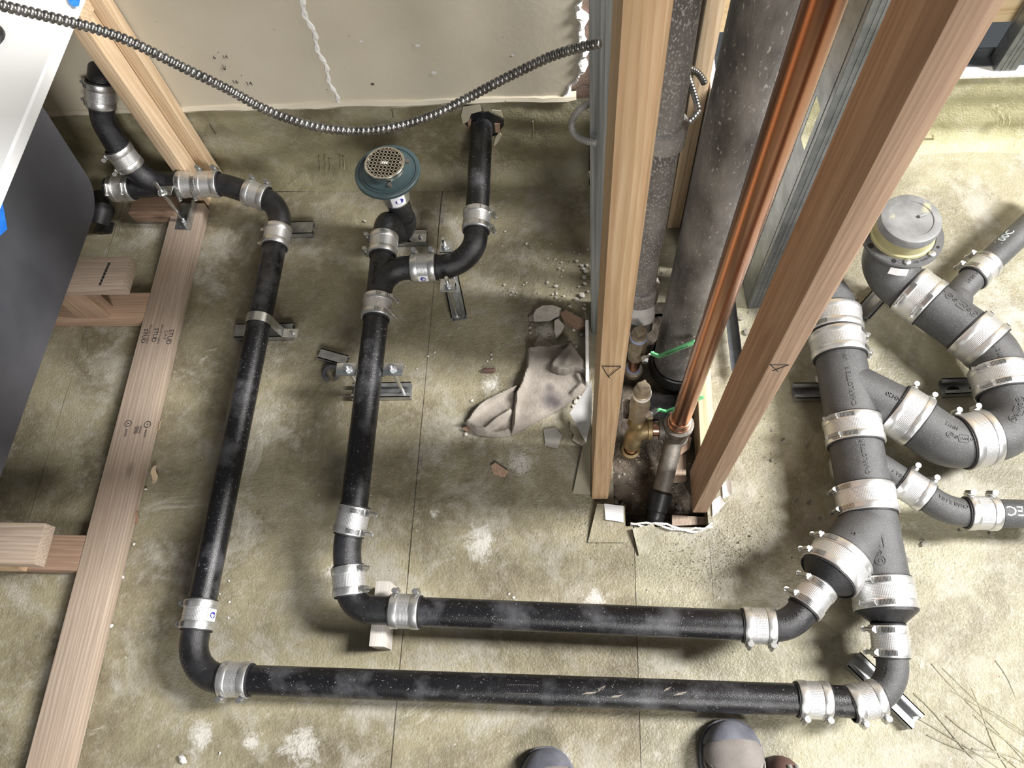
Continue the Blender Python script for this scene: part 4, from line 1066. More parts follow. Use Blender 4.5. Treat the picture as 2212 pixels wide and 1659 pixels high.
# trap and floor drain
dx = P(862, 445, .15)
arch = P(829, 520, zB); v_a = P(834, 470, zB + .006)
lowx = P(872, 505, .045)
runP = Run([(arch,), (v_a, .05), (Vector((lowx.x - .012, lowx.y - .012, .05)), .04), (Vector((dx.x + .004, dx.y, .07)), .05), (Vector((dx.x, dx.y, .26)),)])
o = MB().tube(runP.cut(0, runP.px(866, 470)), R2, 32).build('drain_trap', 'iron_black', None, 'black curved trap under the green floor drain', 'pipe fitting')
def drain():
    T = lambda z: Matrix.Translation(Vector((dx.x, dx.y, z)))
    root = thing('floor_drain', (dx.x, dx.y, .12), 'green floor drain body with a square holed metal strainer', 'floor drain')
    MB().tube([(dx.x, dx.y, .11), (dx.x, dx.y, .20)], R2, 30).build('outlet_pipe', 'iron_black', root)
    MB().lathe([(.031, .185), (.0355, .185), (.0355, .235), (.031, .235)], 36, T(0)).build('outlet_sleeve', 'steel', root)
    sl = MB().lathe([(.0359, .190), (.0361, .190), (.0361, .228), (.0359, .228)], 12, T(0), R(-95), R(-35)); sl.build('paper_label', 'sticker', root)
    vs = [Vector((dx.x + .0364 * math.cos(R(-62) + .011 * math.cos(a)/.036), dx.y + .0364 * math.sin(R(-62) + .011 * math.cos(a)/.036), .209 + .009 * math.sin(a))) for a in [2 * math.pi * k / 18 for k in range(18)]]
    MB().add(vs, [tuple(range(18))]).build('printed_seal', 'ink_blue', root, smooth=0)
    MB().lathe([(.03, .228), (.040, .236), (.060, .262), (.078, .276), (.0805, .280), (.0805, .287), (.0785, .289), (.071, .289), (.070, .2865), (.0675, .2865), (.0665, .289), (.0620, .289), (.0605, .294), (.048, .296), (.0465, .300), (.040, .300)], 56, T(0)).build('drain_body', 'drain_green', root, smooth=28)
    for an in (-75, 20, 140): 
        MB().lathe([(.006, .294), (.006, .302), (.0001, .302)], 6, T(0) @ Matrix.Translation(Vector((.054 * math.cos(R(an)), .054 * math.sin(R(an)), 0)))).build('hex_bolt', 'bronze_grey', root)
    zt = .318; rs = .0490
    MB().lathe([(.0405, .3060), (.0405, .3075), (.0001, .3075)], 30, T(0)).build('well_shade_disc', 'black_plastic_and_shade', root)  # added black disc, its colour stands for the shade under the strainer bars
    MB().lathe([(.041, .298), (.046, .300), (.046, .312), (.041, .312)], 40, T(0)).build('strainer_throat', 'nickel', root)
    MB().lathe([(.0445, zt - .005), (rs, zt - .006), (rs, zt - .001), (rs - .001, zt), (.0435, zt), (.0435, zt - .005)], 56, T(0)).build('strainer_rim', 'nickel', root)
    st = MB(); pitch = .0092; bw = .0030; rin = .0442; ang = R(-8)
    Rz = Matrix.Rotation(ang, 3, 'Z'); n = 5
    for k in range(-n, n + 1):
        c = (k) * pitch
        if abs(c) >= rin - .001: continue
        h = math.sqrt(rin ** 2 - c ** 2)
        for ax in (0, 1):
            q = Vector((c, 0, 0)) if ax == 0 else Vector((0, c, 0))
            st.box(Vector((dx.x, dx.y, zt - .0022)) + Rz @ q, (bw, 2 * h, .0042) if ax == 0 else (2 * h, bw, .0042), Rz)
    st.box(Vector((dx.x, dx.y, zt - .0018)), (.020, .0095, .0042), Rz)
    s_ = st.build('strainer_grid', 'nickel', root, smooth=0)
    for k in range(3):
        b = MB().box(Vector((dx.x, dx.y, zt + .0008)) + Rz @ Vector((-.005 + .005 * k, 0, 0)), (.0018, .0065, .0012), Rz @ Matrix.Rotation(-.35, 3, 'Z')); b.build('raised_mark', 'steel', root, smooth=0)
    for sx in (-1, 1):
        b = MB().lathe([(.0036, zt - .002), (.0036, zt + .0006), (.002, zt + .0008), (.0019, zt - .0004), (.0001, zt - .0004)], 14, T(0) @ Matrix.Translation(Rz @ Vector((sx * .0395, .004, 0)))); b.build('strainer_screw', 'nickel', root)
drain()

# ---- supports: struts, straps, rods
def strut(p0, p1, label, h=.021, w=.041, upside=False, slots=False):
    p0 = Vector(p0); p1 = Vector(p1); L = (p1 - p0).length; M = frame(p1 - p0, (0, 0, 1)).to_4x4(); M.translation = p0
    b = MB(); t = .0026
    bz = 0
    b.box((t / 2 if not upside else h - t / 2, 0, L / 2), (t, w, L))
    for s in (-1, 1):
        b.box((h / 2, s * (w / 2 - t / 2), L / 2), (h, t, L))
        x = h - t / 2 if not upside else t / 2
        b.box((x, s * (w / 2 - .005), L / 2), (t, .010, L))
        b.box((x - (.003 if not upside else -.003), s * (w / 2 - .0095), L / 2), (.006, t, L))
    b.v = [M @ v for v in b.v]
    o = b.build('strut_channel', 'strut', None, label, 'strut channel', smooth=0)
    if slots:
        n = int(L / .05)
        for k in range(n):
            c = M @ Vector((t + .0004 if not upside else h + .0004, 0, .03 + k * .05)); d = (p1 - p0).normalized()
            pts = []
            for a in range(12):
                an = 2 * math.pi * a / 12; pts.append(c + d * (.014 * math.cos(an)) + d.cross(UP) * (.0065 * math.sin(an)))
            MB().add(pts, [tuple(range(12))]).build('slot_hole', 'black_plastic_and_shade', o, smooth=0)
    return o
def strap(run, px, py, side, label, r=R2, foot=.05, dirv=None):
    t = run.px(px, py); c = run.at(t); T = run.tan(t); S = T.cross(UP).normalized() * side; N = UP
    root = thing('pipe_strap', (c.x, c.y, .02), label, 'pipe strap')
    pts = []; zb = .024 - c.z
    for k in range(15):
        a = R(-200 + 200 * k / 14 + 0)
        pts.append(S * math.cos(a) * -1 * 0)
    prof = []
    for k in range(13):
        an = R(180 - 180 * k / 12); prof.append((math.cos(an) * (r + .002), math.sin(an) * (r + .002)))
    prof = [(-(r + .002), zb * .5)] + prof + [(r + .003, zb * .35), (r + .010, zb + .004), (r + .018, zb), (r + foot, zb)]
    b = MB(); w = .0125; th = .0022; vs = []; fs = []
    n = len(prof)
    for i, (x, z) in enumerate(prof):
        a = prof[max(0, i - 1)]; d = prof[min(n - 1, i + 1)]; tx, tz = d[0] - a[0], d[1] - a[1]; L = math.hypot(tx, tz) or 1; nx, nz = -tz / L, tx / L
        for o_ in (0, th):
            for s in (-w, w):
                vs.append(c + S * (x + nx * o_) + UP * (z + nz * o_) + T * s)
    for i in range(n - 1):
        a = 4 * i; q = 4 * (i + 1)
        for e in ((0, 1), (1, 3), (3, 2), (2, 0)): fs.append((a + e[0], a + e[1], q + e[1], q + e[0]))
    fs += [(0, 2, 3, 1), (4 * (n - 1), 4 * (n - 1) + 1, 4 * (n - 1) + 3, 4 * (n - 1) + 2)]
    b.add(vs, fs); b.build('strap_band', 'zinc', root, smooth=50)
    q = c + S * (r + foot * .72) + UP * (zb + .003)
    MB().box(q, (.018, .018, .002), frame(UP, S) if False else None).build('square_washer', 'zinc', root, smooth=0)
    MB().lathe([(.0055, 0), (.0055, .005), (.003, .006), (.0001, .006)], 6, Matrix.Translation(q)).build('bolt', 'steel_screw', root)
sy = P(575, 721, .02).y
tS = min((abs(runA.at(sA['c3'] + .002 * k).y - sy), sA['c3'] + .002 * k) for k in range(400))[1]
strut(P(514, 722, 0), P(636, 720, 0), 'thin steel channel under the strapped leftmost pipe', upside=True)
strap(runA, *proj(runA.at(tS)), -1, 'steel strap holding the leftmost pipe to its channel')
strut(P(612, 502, 0), P(680, 500, 0), 'flat steel channel end peeking out beside the upper left coupling', upside=True)
strut(P(840, 520, 0), P(924, 517, 0), 'steel channel under the trap of the floor drain', upside=True)
# trap strap
tq = P(872, 500, .06)
root = thing('pipe_strap', (tq.x, tq.y, .02), 'steel strap bent over the floor drain trap', 'pipe strap')
pr = [P(846, 478, .085), P(860, 480, .094), P(874, 490, .088), P(883, 504, .055), P(889, 513, .028), P(897, 515, .025), P(921, 514, .025)]
b = MB(); vs = []; fs = []
for p in pr:
    for s in (-1, 1):
        for h in (0, .002): vs.append(p + Vector((0, s * .0125, h)))
for i in range(len(pr) - 1):
    a = 4 * i; q = a + 4
    for e in ((0, 1), (1, 3), (3, 2), (2, 0)): fs.append((a + e[0], a + e[1], q + e[1], q + e[0]))
b.add(vs, fs); b.build('strap_band', 'zinc', root)
MB().lathe([(.0055, 0), (.0055, .005), (.0001, .006)], 6, Matrix.Translation(P(908, 512, .028))).build('bolt', 'steel_screw', root)
# riser clamp of the middle line
strut(P(764, 850, 0), P(890, 848, 0), 'steel channel under the riser clamp of the middle pipe')
t = runB.px(800, 800); c = runB.at(t)
def rod(root, x, y, z0, z1, nutz):
    MB().tube([(x, y, z0), (x, y, z1)], .0047, 10).build('threaded_rod', 'zinc', root)
    MB().tube([(x, y, nutz), (x, y, nutz + .009)], .0095, 6).build('hex_nut', 'zinc', root)
    MB().tube([(x, y, z0), (x, y, z0 + .009)], .0095, 6).build('hex_nut', 'zinc', root)
    MB().tube([(x, y, nutz - .002), (x, y, nutz)], .0125, 18).build('washer', 'zinc', root)
xr = P(871, 847, .02); xl = Vector((2 * c.x - xr.x, xr.y, 0))
root = thing('riser_clamp', (c.x, xr.y, .02), 'steel clamp on two threaded rods carrying the middle pipe', 'pipe clamp')
for q in (xr, xl): rod(root, q.x, q.y, .004, .176, .158)
b = MB()
for s in (-1, 1):
    b = MB(); b.box((c.x + s * .056, xr.y, .152), (.048, .032, .005), bev=.001); b.build('clamp_ear', 'zinc', root)
MB().tube([(c.x - .034, xr.y, .153), (c.x - .031, xr.y, .122), (c.x, xr.y, .112), (c.x + .031, xr.y, .122), (c.x + .034, xr.y, .153)], .004, 8).build('saddle', 'zinc', root)
# hanger at the wall-side quarter bend
strut(P(966, 604, 0) + Vector((.012, 0, 0)), P(992, 692, 0) + Vector((.002, 0, 0)), 'steel channel pointing at the towel below the black quarter bend')
q = P(986, 678, .02)
root = thing('rod_support', (q.x, q.y, .02), 'slanted looking threaded rod under the black quarter bend', 'rod')
rod(root, q.x, q.y, .006, .195, .165); MB().box((q.x - .002, q.y + .0, .160), (.036, .036, .004), bev=.001).build('clamp_ear', 'zinc', root)
q2 = P(966, 560, .02) ; q2 = Vector((P(964, 543, .15).x, P(964, 543, .15).y, 0))
root = thing('rod_support', (q2.x, q2.y, .02), 'rod end sticking up behind the black quarter bend', 'rod')
rod(root, q2.x, q2.y, .006, .205, .175); MB().box((q2.x + .004, q2.y, .170), (.034, .034, .004), bev=.001).build('clamp_ear', 'zinc', root)
# right hand struts
strut(P(1856, 688, 0), P(1935, 600, 0), 'open steel channel under the closet bend')
strut(P(1712, 851, 0), P(1830, 850, 0), 'steel channel under the farthest wye', upside=False)
strut(P(2030, 842, 0), P(2140, 838, 0), 'steel channel with slots under the right quarter bend', slots=True)
strut(P(1838, 1425, 0), P(1975, 1560, 0), 'dark steel channel laid diagonally under the lower right quarter bend')
# offcut strut and gasket next to the middle line
strut(P(694, 768, 0), P(752, 784, 0), 'short loose piece of steel channel left of the middle pipe', h=.016, w=.028, upside=True)
g = P(717, 808, 0); b = MB()
pts = [Vector((g.x + .019 * math.cos(R(a)), g.y + .019 * math.sin(R(a)), .006)) for a in range(-60, 270, 15)]
b.tube(pts, [.0065] * len(pts), 8); b.build('rubber_ring', 'gasket', None, 'split black rubber ring left of the middle pipe', 'rubber ring')
# wood block under the upper cross pipe
wb = lumber('wood_block', 'small pale wood block under the elbow of the upper cross pipe', P(836, 1262, .039), P(822, 1400, .039), .032, .076, (1, 0, 0), 'block_white', 'wood block', bev=.001)

# ================================================================== LEFT: TUB PLATFORM
sill = lumber('sill_plate', 'long weathered floor plate with black lumber stamps, left of the leftmost pipe', (-1.1, -.45, .0195), (-1.1, 1.335, .0195), .091, .038, (1, 0, 0), 'pine_grey', 'lumber', bev=.002)
inv = sill.matrix_world.inverted()
def on_sill(parts, px, py, name, material='ink_soft'):
    o = P(px, py, .0388); b = MB()
    for vs, fs in parts:
        b.add([inv @ (o + Vector((v.y, -v.x, .0004 + v.z))) for v in vs], fs)
    me = b.mesh(name, Vector(), 0); me.materials.append(MATS[material]); q = bpy.data.objects.new(name, me); COL.objects.link(q); q.parent = sill
for i, (px, py, tx, sz) in enumerate(((312, 726, 'STUD', .017), (322, 722, 'KD-HT S-GRN', .009), (335, 724, 'STUD', .017), (346, 722, 'KD-HT S-GRN', .009), (367, 728, 'STUD', .018), (357, 724, 'S-P-F', .013))):
    on_sill([text_geo(tx, sz, .0001)], px, py, 'lumber_stamp', 'ink_soft' if i % 2 else 'ink')
for (px, py) in ((277, 915), (319, 917)):
    on_sill([ring_geo(-.0, 0, .009, .0015, .0002)] + [text_geo('R', .008, .0001)], px, py, 'lumber_stamp', 'ink')
for (px, py, w) in ((272, 935, .03), (297, 928, .04), (303, 928, .045), (314, 936, .035), (292, 930, .035)):
    on_sill([text_geo('IIIIIIIIIII', .0075, .0001)], px, py, 'lumber_stamp', 'ink_soft')
zt = zup((-1.06, 1.355), 61)
cs = lumber('corner_stud', 'bright pine stud of the tub platform corner, narrow face towards the room', (-1.079, 1.3995, 0), (-1.079, 1.3995, zt), .037, .089, (1, 0, 0), 'pine_pale', 'stud')
lumber('corner_stud', 'second pale stud against the painted wall, beside the bright corner stud', (-1.042, 1.428, 0), (-1.042, 1.428, zt + .04), .034, .036, (1, 0, 0), 'pine_pale', 'stud')
lumber('top_plate', 'pine top plate resting on the tub platform corner stud', (-1.25, 1.3995, zt + .019), (-1.055, 1.3995, zt + .019), .089, .036, (0, 1, 0), 'pine_pale', 'lumber')
lumber('floor_blocking', 'dusty timber blocking behind the rod at the far end of the sill plate', P(290, 452, .03), P(388, 452, .03), .06, .04, (0, 1, 0), 'fir_red', 'lumber')
def cross(px0, py0, px1, py1, w, label, material='fir_pink'):
    a = P(px0, py0, .0); c = P(px1, py1, .0)
    return lumber('cross_piece', label, (-1.62, (a.y + c.y) / 2, .0195), (-1.147, (a.y + c.y) / 2, .0195), w, .038, (0, 1, 0), material, 'lumber')
def crib(pyf, pyb, postpx, toppy, lab, mats, bx1):
    yf = P(300, pyf, .038).y; yb = P(300, pyb, .038).y
    lumber('cross_piece', lab[0], (-1.62, (yf + yb) / 2, .0195), (-1.147, (yf + yb) / 2, .0195), abs(yb - yf), .038, (0, 1, 0), mats[0], 'lumber')
    pb = P(*postpx, .039); z1 = zup((pb.x, pb.y), toppy)
    lumber('support_post', lab[1], (pb.x - .045, pb.y + .019, .039), (pb.x - .045, pb.y + .019, z1), .089, .036, (1, 0, 0), mats[1], 'lumber')
    y_ = pb.y + .019 + .006
    o = lumber('support_block', lab[2], (-1.55, y_ + .014, z1 + .019), (bx1(z1), y_ + .014, z1 + .019), .089, .037, (0, 1, 0), mats[2], 'lumber', bev=.0015)
    return o, z1
o, z1 = crib(690, 632, (238, 688), 634, ('pinkish cross piece under the far tub support post', 'short upright post under the far tub support block', 'far support block poking out from under the tub, dark stamp on top'), ('fir_pink', 'fir_pink', 'pine_grey'), lambda z: P(280, 595, z + .02).x)
iv = o.matrix_world.inverted(); b = MB()
for k in range(7):
    q = P(226, 592, z1 + .0385) + Vector((.0015 * (k - 3) * .8, .0095 * (k - 3), .0003)); b.box(iv @ q, (.0075, .0004, .006))
me = b.mesh('lumber_stamp', Vector(), 0); me.materials.append(MATS['ink']); q = bpy.data.objects.new('lumber_stamp', me); COL.objects.link(q); q.parent = o
o, z2 = crib(1236, 1158, (58, 1236), 1218, ('reddish cross piece under the near tub support block', 'pale upright post hidden under the near tub support block', 'near support block at the left edge, rough sawn bright end'), ('fir_red', 'pine_pale', 'pine_grey'), lambda z: P(100, 1165, z + .02).x)
# steel bracket and rod on the sill
br = P(394, 470, .042)
root = thing('rod_bracket', (br.x, br.y, .04), 'steel angle bracket with a threaded rod on the sill plate', 'bracket')
MB().poly([P(378, 495, .041), P(412, 497, .041), P(418, 440, .041), P(390, 438, .041)], (0, 0, .003)).build('base_plate', 'strut', root, smooth=0)
MB().box(P(414, 465, .05), (.004, .085, .03)).build('side_leg', 'strut', root, smooth=0)
q = P(397, 476, .042); rod(root, q.x, q.y, .042, .205, .165)
MB().box((q.x + .006, q.y + .008, .162), (.036, .03, .004), bev=.001).build('clamp_ear', 'zinc', root)
MB().tube([P(391, 491, .0415), P(391, 491, .0425)], .0055, 12).build('bolt_hole', 'black_plastic_and_shade', root)
# wye and closet style bend in the dark corner
runC = Run([(P(215, 190, .40) + Vector((0, .16, .05)),), (P(215, 190, .40), .06), (P(222, 262, .32), .10), (P(270, 345, .215), .2), (P(318, 392, .150), .12), (P(365, 400, .135),)])
runD = Run([(P(232, 408, .130),), (P(365, 400, .135),), (P(405, 400, .134),)])
sc = runC.px(266, 346)
b = MB().tube(runC.cut(runC.px(284, 365), runC.L), R2, 32); b.tube(runD.cut(runD.px(275, 406), runD.L), R2, 32)
b.build('pipe_wye', 'iron_black', None, 'glossy black wye in the dark corner under the tub rim', 'pipe fitting')
pipe(runC, 0, runC.px(284, 365), R2, 'pipe_bend', 'glossy black pipe bend rising in the dark corner behind the corner stud', 'iron_black', 'pipe fitting')
pipe(runD, 0, runD.px(275, 406), R2, 'pipe_nipple', 'black pipe end left of the corner wye', 'iron_black', 'pipe')
coupling(runC, 268, 343, R2, Vector((-1, -.3, .2)), 'dim coupling on the rising bend in the dark corner', True)
coupling(runC, 214, 205, R2, Vector((-1, .2, .1)), 'coupling hidden high in the dark corner under the tub rim')
coupling(runD, 266, 406, R2, Vector((-.2, -.6, .8)), 'dim coupling at the left end of the corner wye')
b = MB(); q = P(235, 470, .03)
b.tube([q + Vector((-.03, .05, .02)), q + Vector((0, 0, .035)), q + Vector((-.01, -.035, .02))], [.03, .034, .026], 16)
b.build('black_hose_end', 'black_plastic_and_shade', None, 'black plastic fitting lying in the dark under the tub', 'plastic fitting')
b = MB(); b.poly([P(200, 500, .01), P(222, 502, .01), P(232, 482, .02), P(212, 478, .02)], (0, 0, .006)); b.poly([P(222, 502, .008), P(240, 501, .008), P(246, 480, .02), P(230, 480, .02)], (0, 0, .006))
b.build('plastic_strap_ends', 'black_plastic_and_shade', None, 'two flat black strap ends beside the tub edge', 'plastic strap', smooth=0)

# bathtub: white deck, grey skirt
zr = .700; xr_ = P(76, 200, zr).x; xs = xr_ - .050
root = thing('bathtub', (-1.6, .45, .25), 'white bathtub deck with dark grey skirt at the left edge', 'bathtub')
b = MB(); nY = 40; prof = [(0.0, -.022), (.004, -.004), (.0, .0)]
y0, y1 = -.6, 1.43
r1 = P(0, 382, zr); r0 = P(150, 24, zr); sl = (r0.x - r1.x) / (r0.y - r1.y)
def xe(y): return r1.x + sl * (y - r1.y)
vs = []; fs = []
pr = [(-.012, -.030), (.0, -.026), (.0, -.004), (-.004, .0), (-.20, .0), (-.23, -.004), (-.26, -.03), (-.33, -.26), (-.40, -.31), (-.75, -.32)]
for j in range(nY + 1):
    y = y0 + (y1 - y0) * j / nY
    for (dx_, dz) in pr: vs.append((xe(y) + dx_, y, zr + dz))
m_ = len(pr)
for j in range(nY):
    for k in range(m_ - 1):
        a = j * m_ + k; fs.append((a, a + 1, a + m_ + 1, a + m_))
b.add(vs, fs); b.build('tub_deck', 'tub_white', root, smooth=40)
# skirt with rounded bottom far corner, thickness along x
zb = .262; yE = P(212, 425, zb).y
s0 = P(212, 440, zb); s1_ = P(0, 1032, zb); ss = (s0.x - s1_.x) / (s0.y - s1_.y)
def xk(y): return s1_.x + ss * (y - s1_.y)
out = [(y0, zb)]
for k in range(9):
    a = R(-90 + 90 * k / 8); out.append((yE - .075 + .075 * math.cos(a), zb + .075 + .075 * math.sin(a)))
out += [(yE, zr - .012), (y0, zr - .012)]
b = MB(); n = len(out); lean = -.16
vs = [(xk(y) - lean * (z - zb), y, z) for y, z in out] + [(xk(y) - .02, y, z) for y, z in out]
b.add(vs, [tuple(range(n)), tuple(range(2 * n - 1, n - 1, -1))] + [(i, n + i, n + (i + 1) % n, (i + 1) % n) for i in range(n)])
b.box((xk(.3) - .45, (y0 + yE) / 2 - .03, zb + .16), (.84, yE - y0 - .10, .30), bev=.05)
b.build('tub_skirt', 'tub_grey', root, smooth=30)
ov = P(-26, 84, zr); b = MB().lathe([(.036, 0), (.036, .006), (.033, .010), (.0001, .010)], 36, Matrix.Translation(ov)); b.build('overflow_cap', 'black_plastic_and_shade', root)
def tape(pts, label):
    b = MB()
    ps = [Vector(p) for p in pts]; b.poly(ps, (0, 0, .0012)); return b.build('painters_tape', 'tape_blue', None, label, 'tape', smooth=0)
tape([P(140, -14, zr + .004), P(150, 8, zr + .004), P(160, 14, zr + .003), P(170, 12, zr - .002), P(173, -4, zr - .002), P(168, -20, zr)], 'crumpled blue tape on the tub deck corner by the corner stud')
def on_skirt(px, py, lift):
    x_ = xk(.9)
    for _ in range(30):
        q = PX(px, py, x_); x_ = .5 * x_ + .5 * (xk(q.y) - lean * (q.z - zb) + lift)
    return PX(px, py, x_)
tq = [on_skirt(-8, 420, .003), on_skirt(4, 430, .003), on_skirt(9, 455, .004), on_skirt(16, 495, .006), on_skirt(0, 510, .003), on_skirt(-10, 505, .003)]
b = MB().poly(tq, (.0014, 0, 0)); b.build('painters_tape', 'tape_blue', None, 'blue tape stuck on the grey tub skirt at the left edge', 'tape', smooth=0)

# ================================================================== FLEXIBLE CONDUIT
def conduit(pts, od, pitch, label, material, name='flexible_conduit', deep=.16):
    # smooth the polyline, then ring the radius
    P_ = [Vector(p) for p in pts]; sm = []
    for i in range(len(P_) - 1):
        p0, p1, p2, p3 = P_[max(0, i - 1)], P_[i], P_[i + 1], P_[min(len(P_) - 1, i + 2)]
        for k in range(14):
            t = k / 14
            sm.append(.5 * ((2 * p1) + (p2 - p0) * t + (2 * p0 - 5 * p1 + 4 * p2 - p3) * t * t + (3 * p1 - p0 - 3 * p2 + p3) * t ** 3))
    sm.append(P_[-1])
    rn = Run([(p,) for p in sm]); q = []; rd = []; n = int(rn.L / pitch)
    for i in range(n):
        for k, rr in ((0, 1 - deep), (.18, .97), (.42, 1.0), (.70, .96), (.86, 1 - deep)):
            q.append(rn.at((i + k) * pitch)); rd.append(od / 2 * rr)
    return MB().tube(q, rd, 14).build(name, material, None, label, 'conduit', smooth=50)
cp = [(-14, 8, .92), (70, 28, .95), (140, 45, .97), (205, 62, .99), (270, 85, 1.01), (340, 118, 1.03), (400, 148, 1.05), (450, 172, 1.06), (500, 197, 1.08), (560, 230, 1.1), (620, 255, 1.11), (690, 275, 1.12), (770, 283, 1.13), (830, 278, 1.13), (890, 264, 1.13), (950, 242, 1.12), (1010, 212, 1.11), (1070, 180, 1.09), (1130, 150, 1.07), (1190, 122, 1.05), (1250, 103, 1.03), (1302, 92, 1.012)]
conduit([PD(*p) for p in cp], .0140, .0074, 'long metal conduit sagging across the painted wall', 'conduit', deep=.27)
conduit([PD(x, y, t) for x, y, t in ((1302, 208, 1.25), (1275, 222, 1.28), (1250, 238, 1.3), (1237, 258, 1.32), (1235, 275, 1.33), (1243, 291, 1.33), (1262, 303, 1.32), (1292, 310, 1.31))], .0125, .0042, 'short grey conduit loop left of the pine stud', 'conduit_old', deep=.09)
conduit([PD(x, y, t) for x, y, t in ((1478, 142, 1.3), (1490, 148, 1.3), (1504, 155, 1.31), (1516, 168, 1.32), (1524, 185, 1.33))], .0125, .0052, 'upper short conduit piece left of the grey riser', 'conduit', deep=.12)
conduit([PD(x, y, t) for x, y, t in ((1483, 158, 1.28), (1490, 175, 1.28), (1500, 205, 1.29), (1510, 240, 1.30))], .0115, .0052, 'straight middle conduit piece left of the grey riser', 'conduit', deep=.12)
conduit([PD(x, y, t) for x, y, t in ((1510, 238, 1.36), (1496, 256, 1.36), (1478, 270, 1.36), (1462, 280, 1.36))], .0115, .0062, 'lower pale conduit piece left of the grey riser', 'conduit', deep=.12)

# ================================================================== TOWEL, PAPER, DEBRIS
def pip(x, y, poly):
    c = False; j = len(poly) - 1
    for i in range(len(poly)):
        xi, yi = poly[i]; xj, yj = poly[j]
        if (yi > y) != (yj > y) and x < (xj - xi) * (y - yi) / (yj - yi) + xi: c = not c
        j = i
    return c
def dseg(x, y, pl):
    best = 1e9
    for (ax, ay), (bx, by) in zip(pl[:-1], pl[1:]):
        dx_, dy_ = bx - ax, by - ay; t = max(0, min(1, ((x - ax) * dx_ + (y - ay) * dy_) / (dx_ * dx_ + dy_ * dy_ + 1e-12)))
        best = min(best, math.hypot(x - ax - t * dx_, y - ay - t * dy_))
    return best
def px_poly(pts, z=0):
    return [tuple(P(x, y, z).to_2d()) for x, y in pts]
def cloth(outline, ridges, step, base, name, material, parent, fringe=.0, z0=0.0):
    xs_ = [p[0] for p in outline]; ys_ = [p[1] for p in outline]; x0, x1, ya, yb = min(xs_), max(xs_), min(ys_), max(ys_)
    nx = int((x1 - x0) / step) + 1; ny = int((yb - ya) / step) + 1; idx = {}; vs = []; fs = []
    cl = outline + [outline[0]]
    def h(x, y):
        z = base + .003 * hnoise(x, y, 4) + .0012 * hnoise(x, y, 13)
        for pl, hh, w in ridges:
            d = dseg(x, y, pl); z += hh * math.exp(-(d / w) ** 2)
        e = dseg(x, y, cl)
        return z0 + max(.002, z * min(1, .3 + e / .012))
    ok = {}
    for j in range(ny + 1):
        for i in range(nx + 1):
            ok[(i, j)] = pip(x0 + i * step, ya + j * step, outline)
    def vid(i, j):
        if (i, j) not in idx:
            x = x0 + i * step; y = ya + j * step
            if not ok.get((i, j)):
                # snap to outline
                bd = 1e9
                for (ax, ay), (bx, by) in zip(cl[:-1], cl[1:]):
                    dx_, dy_ = bx - ax, by - ay; t = max(0, min(1, ((x - ax) * dx_ + (y - ay) * dy_) / (dx_ * dx_ + dy_ * dy_ + 1e-12)))
                    q = (ax + t * dx_, ay + t * dy_); d = math.hypot(x - q[0], y - q[1])
                    if d < bd: bd = d; bq = q
                x, y = bq
            idx[(i, j)] = len(vs); vs.append((x, y, h(x, y)))
        return idx[(i, j)]
    for j in range(ny):
        for i in range(nx):
            c = [(i, j), (i + 1, j), (i + 1, j + 1), (i, j + 1)]
            if sum(ok[q] for q in c) >= 2: fs.append(tuple(vid(*q) for q in c))
    # skirt down to the floor
    from collections import Counter
    cnt = Counter(); dr = {}
    for f in fs:
        for a, c in zip(f, f[1:] + f[:1]): cnt[frozenset((a, c))] += 1; dr[frozenset((a, c))] = (a, c)
    nv = {}
    for e, k in cnt.items():
        if k == 1:
            a, c = dr[e]
            for q in (a, c):
                if q not in nv: nv[q] = len(vs); vs.append((vs[q][0], vs[q][1], z0 + .0005))
            fs.append((c, a, nv[a], nv[c]))
    return MB().add(vs, fs).build(name, material, parent, smooth=70)
S5 = 1659 / 320.0
def T5(pts): return px_poly([(980 + x / S5, 640 + y / S5) for x, y in pts], .015)
root = thing('towel', P(1130, 840, 0), 'crumpled grey towel lying left of the pine stud', 'towel')
cloth(T5([(820, 565), (1080, 545), (1320, 520), (1400, 640), (1520, 840), (1515, 1000), (1380, 1110), (1230, 1235), (1000, 1350), (860, 1430), (640, 1545), (660, 1300), (690, 1080), (745, 960), (800, 800)]),
      [(T5([(830, 590), (1250, 565)]), .008, .006), (T5([(700, 1100), (665, 1300), (650, 1530)]), .012, .010), (T5([(790, 850), (770, 1000), (700, 1120)]), .010, .012), (T5([(1390, 900), (1440, 1000), (1350, 1100)]), .012, .008), (T5([(1000, 1000), (950, 1200)]), .006, .02)], .0035, .022, 'towel_body', 'terry', root)
cloth(T5([(125, 1420), (200, 1290), (280, 1200), (370, 1140), (560, 1050), (735, 965), (705, 1080), (680, 1200), (655, 1340), (640, 1545), (480, 1562), (350, 1550), (240, 1530)]),
      [(T5([(140, 1420), (215, 1290), (380, 1150), (560, 1080), (720, 1000)]), .020, .008), (T5([(140, 1425), (260, 1490), (360, 1500), (500, 1380), (640, 1290)]), .022, .008), (T5([(300, 1540), (500, 1545), (640, 1500)]), .014, .008)], .0035, .008, 'towel_fold', 'terry', root)
cloth(T5([(1320, 520), (1250, 600), (1150, 700), (1078, 790), (1085, 850), (1160, 895), (1250, 900), (1350, 855), (1430, 880), (1490, 960), (1520, 1000), (1530, 850), (1480, 740), (1400, 640)]),
      [(T5([(1310, 540), (1150, 720), (1085, 800), (1110, 860), (1250, 885), (1340, 850), (1440, 890), (1510, 980)]), .014, .007), (T5([(1350, 620), (1250, 800)]), .008, .01)], .0035, .026, 'turned_corner', 'terry', root, z0=.012)
st = MB()
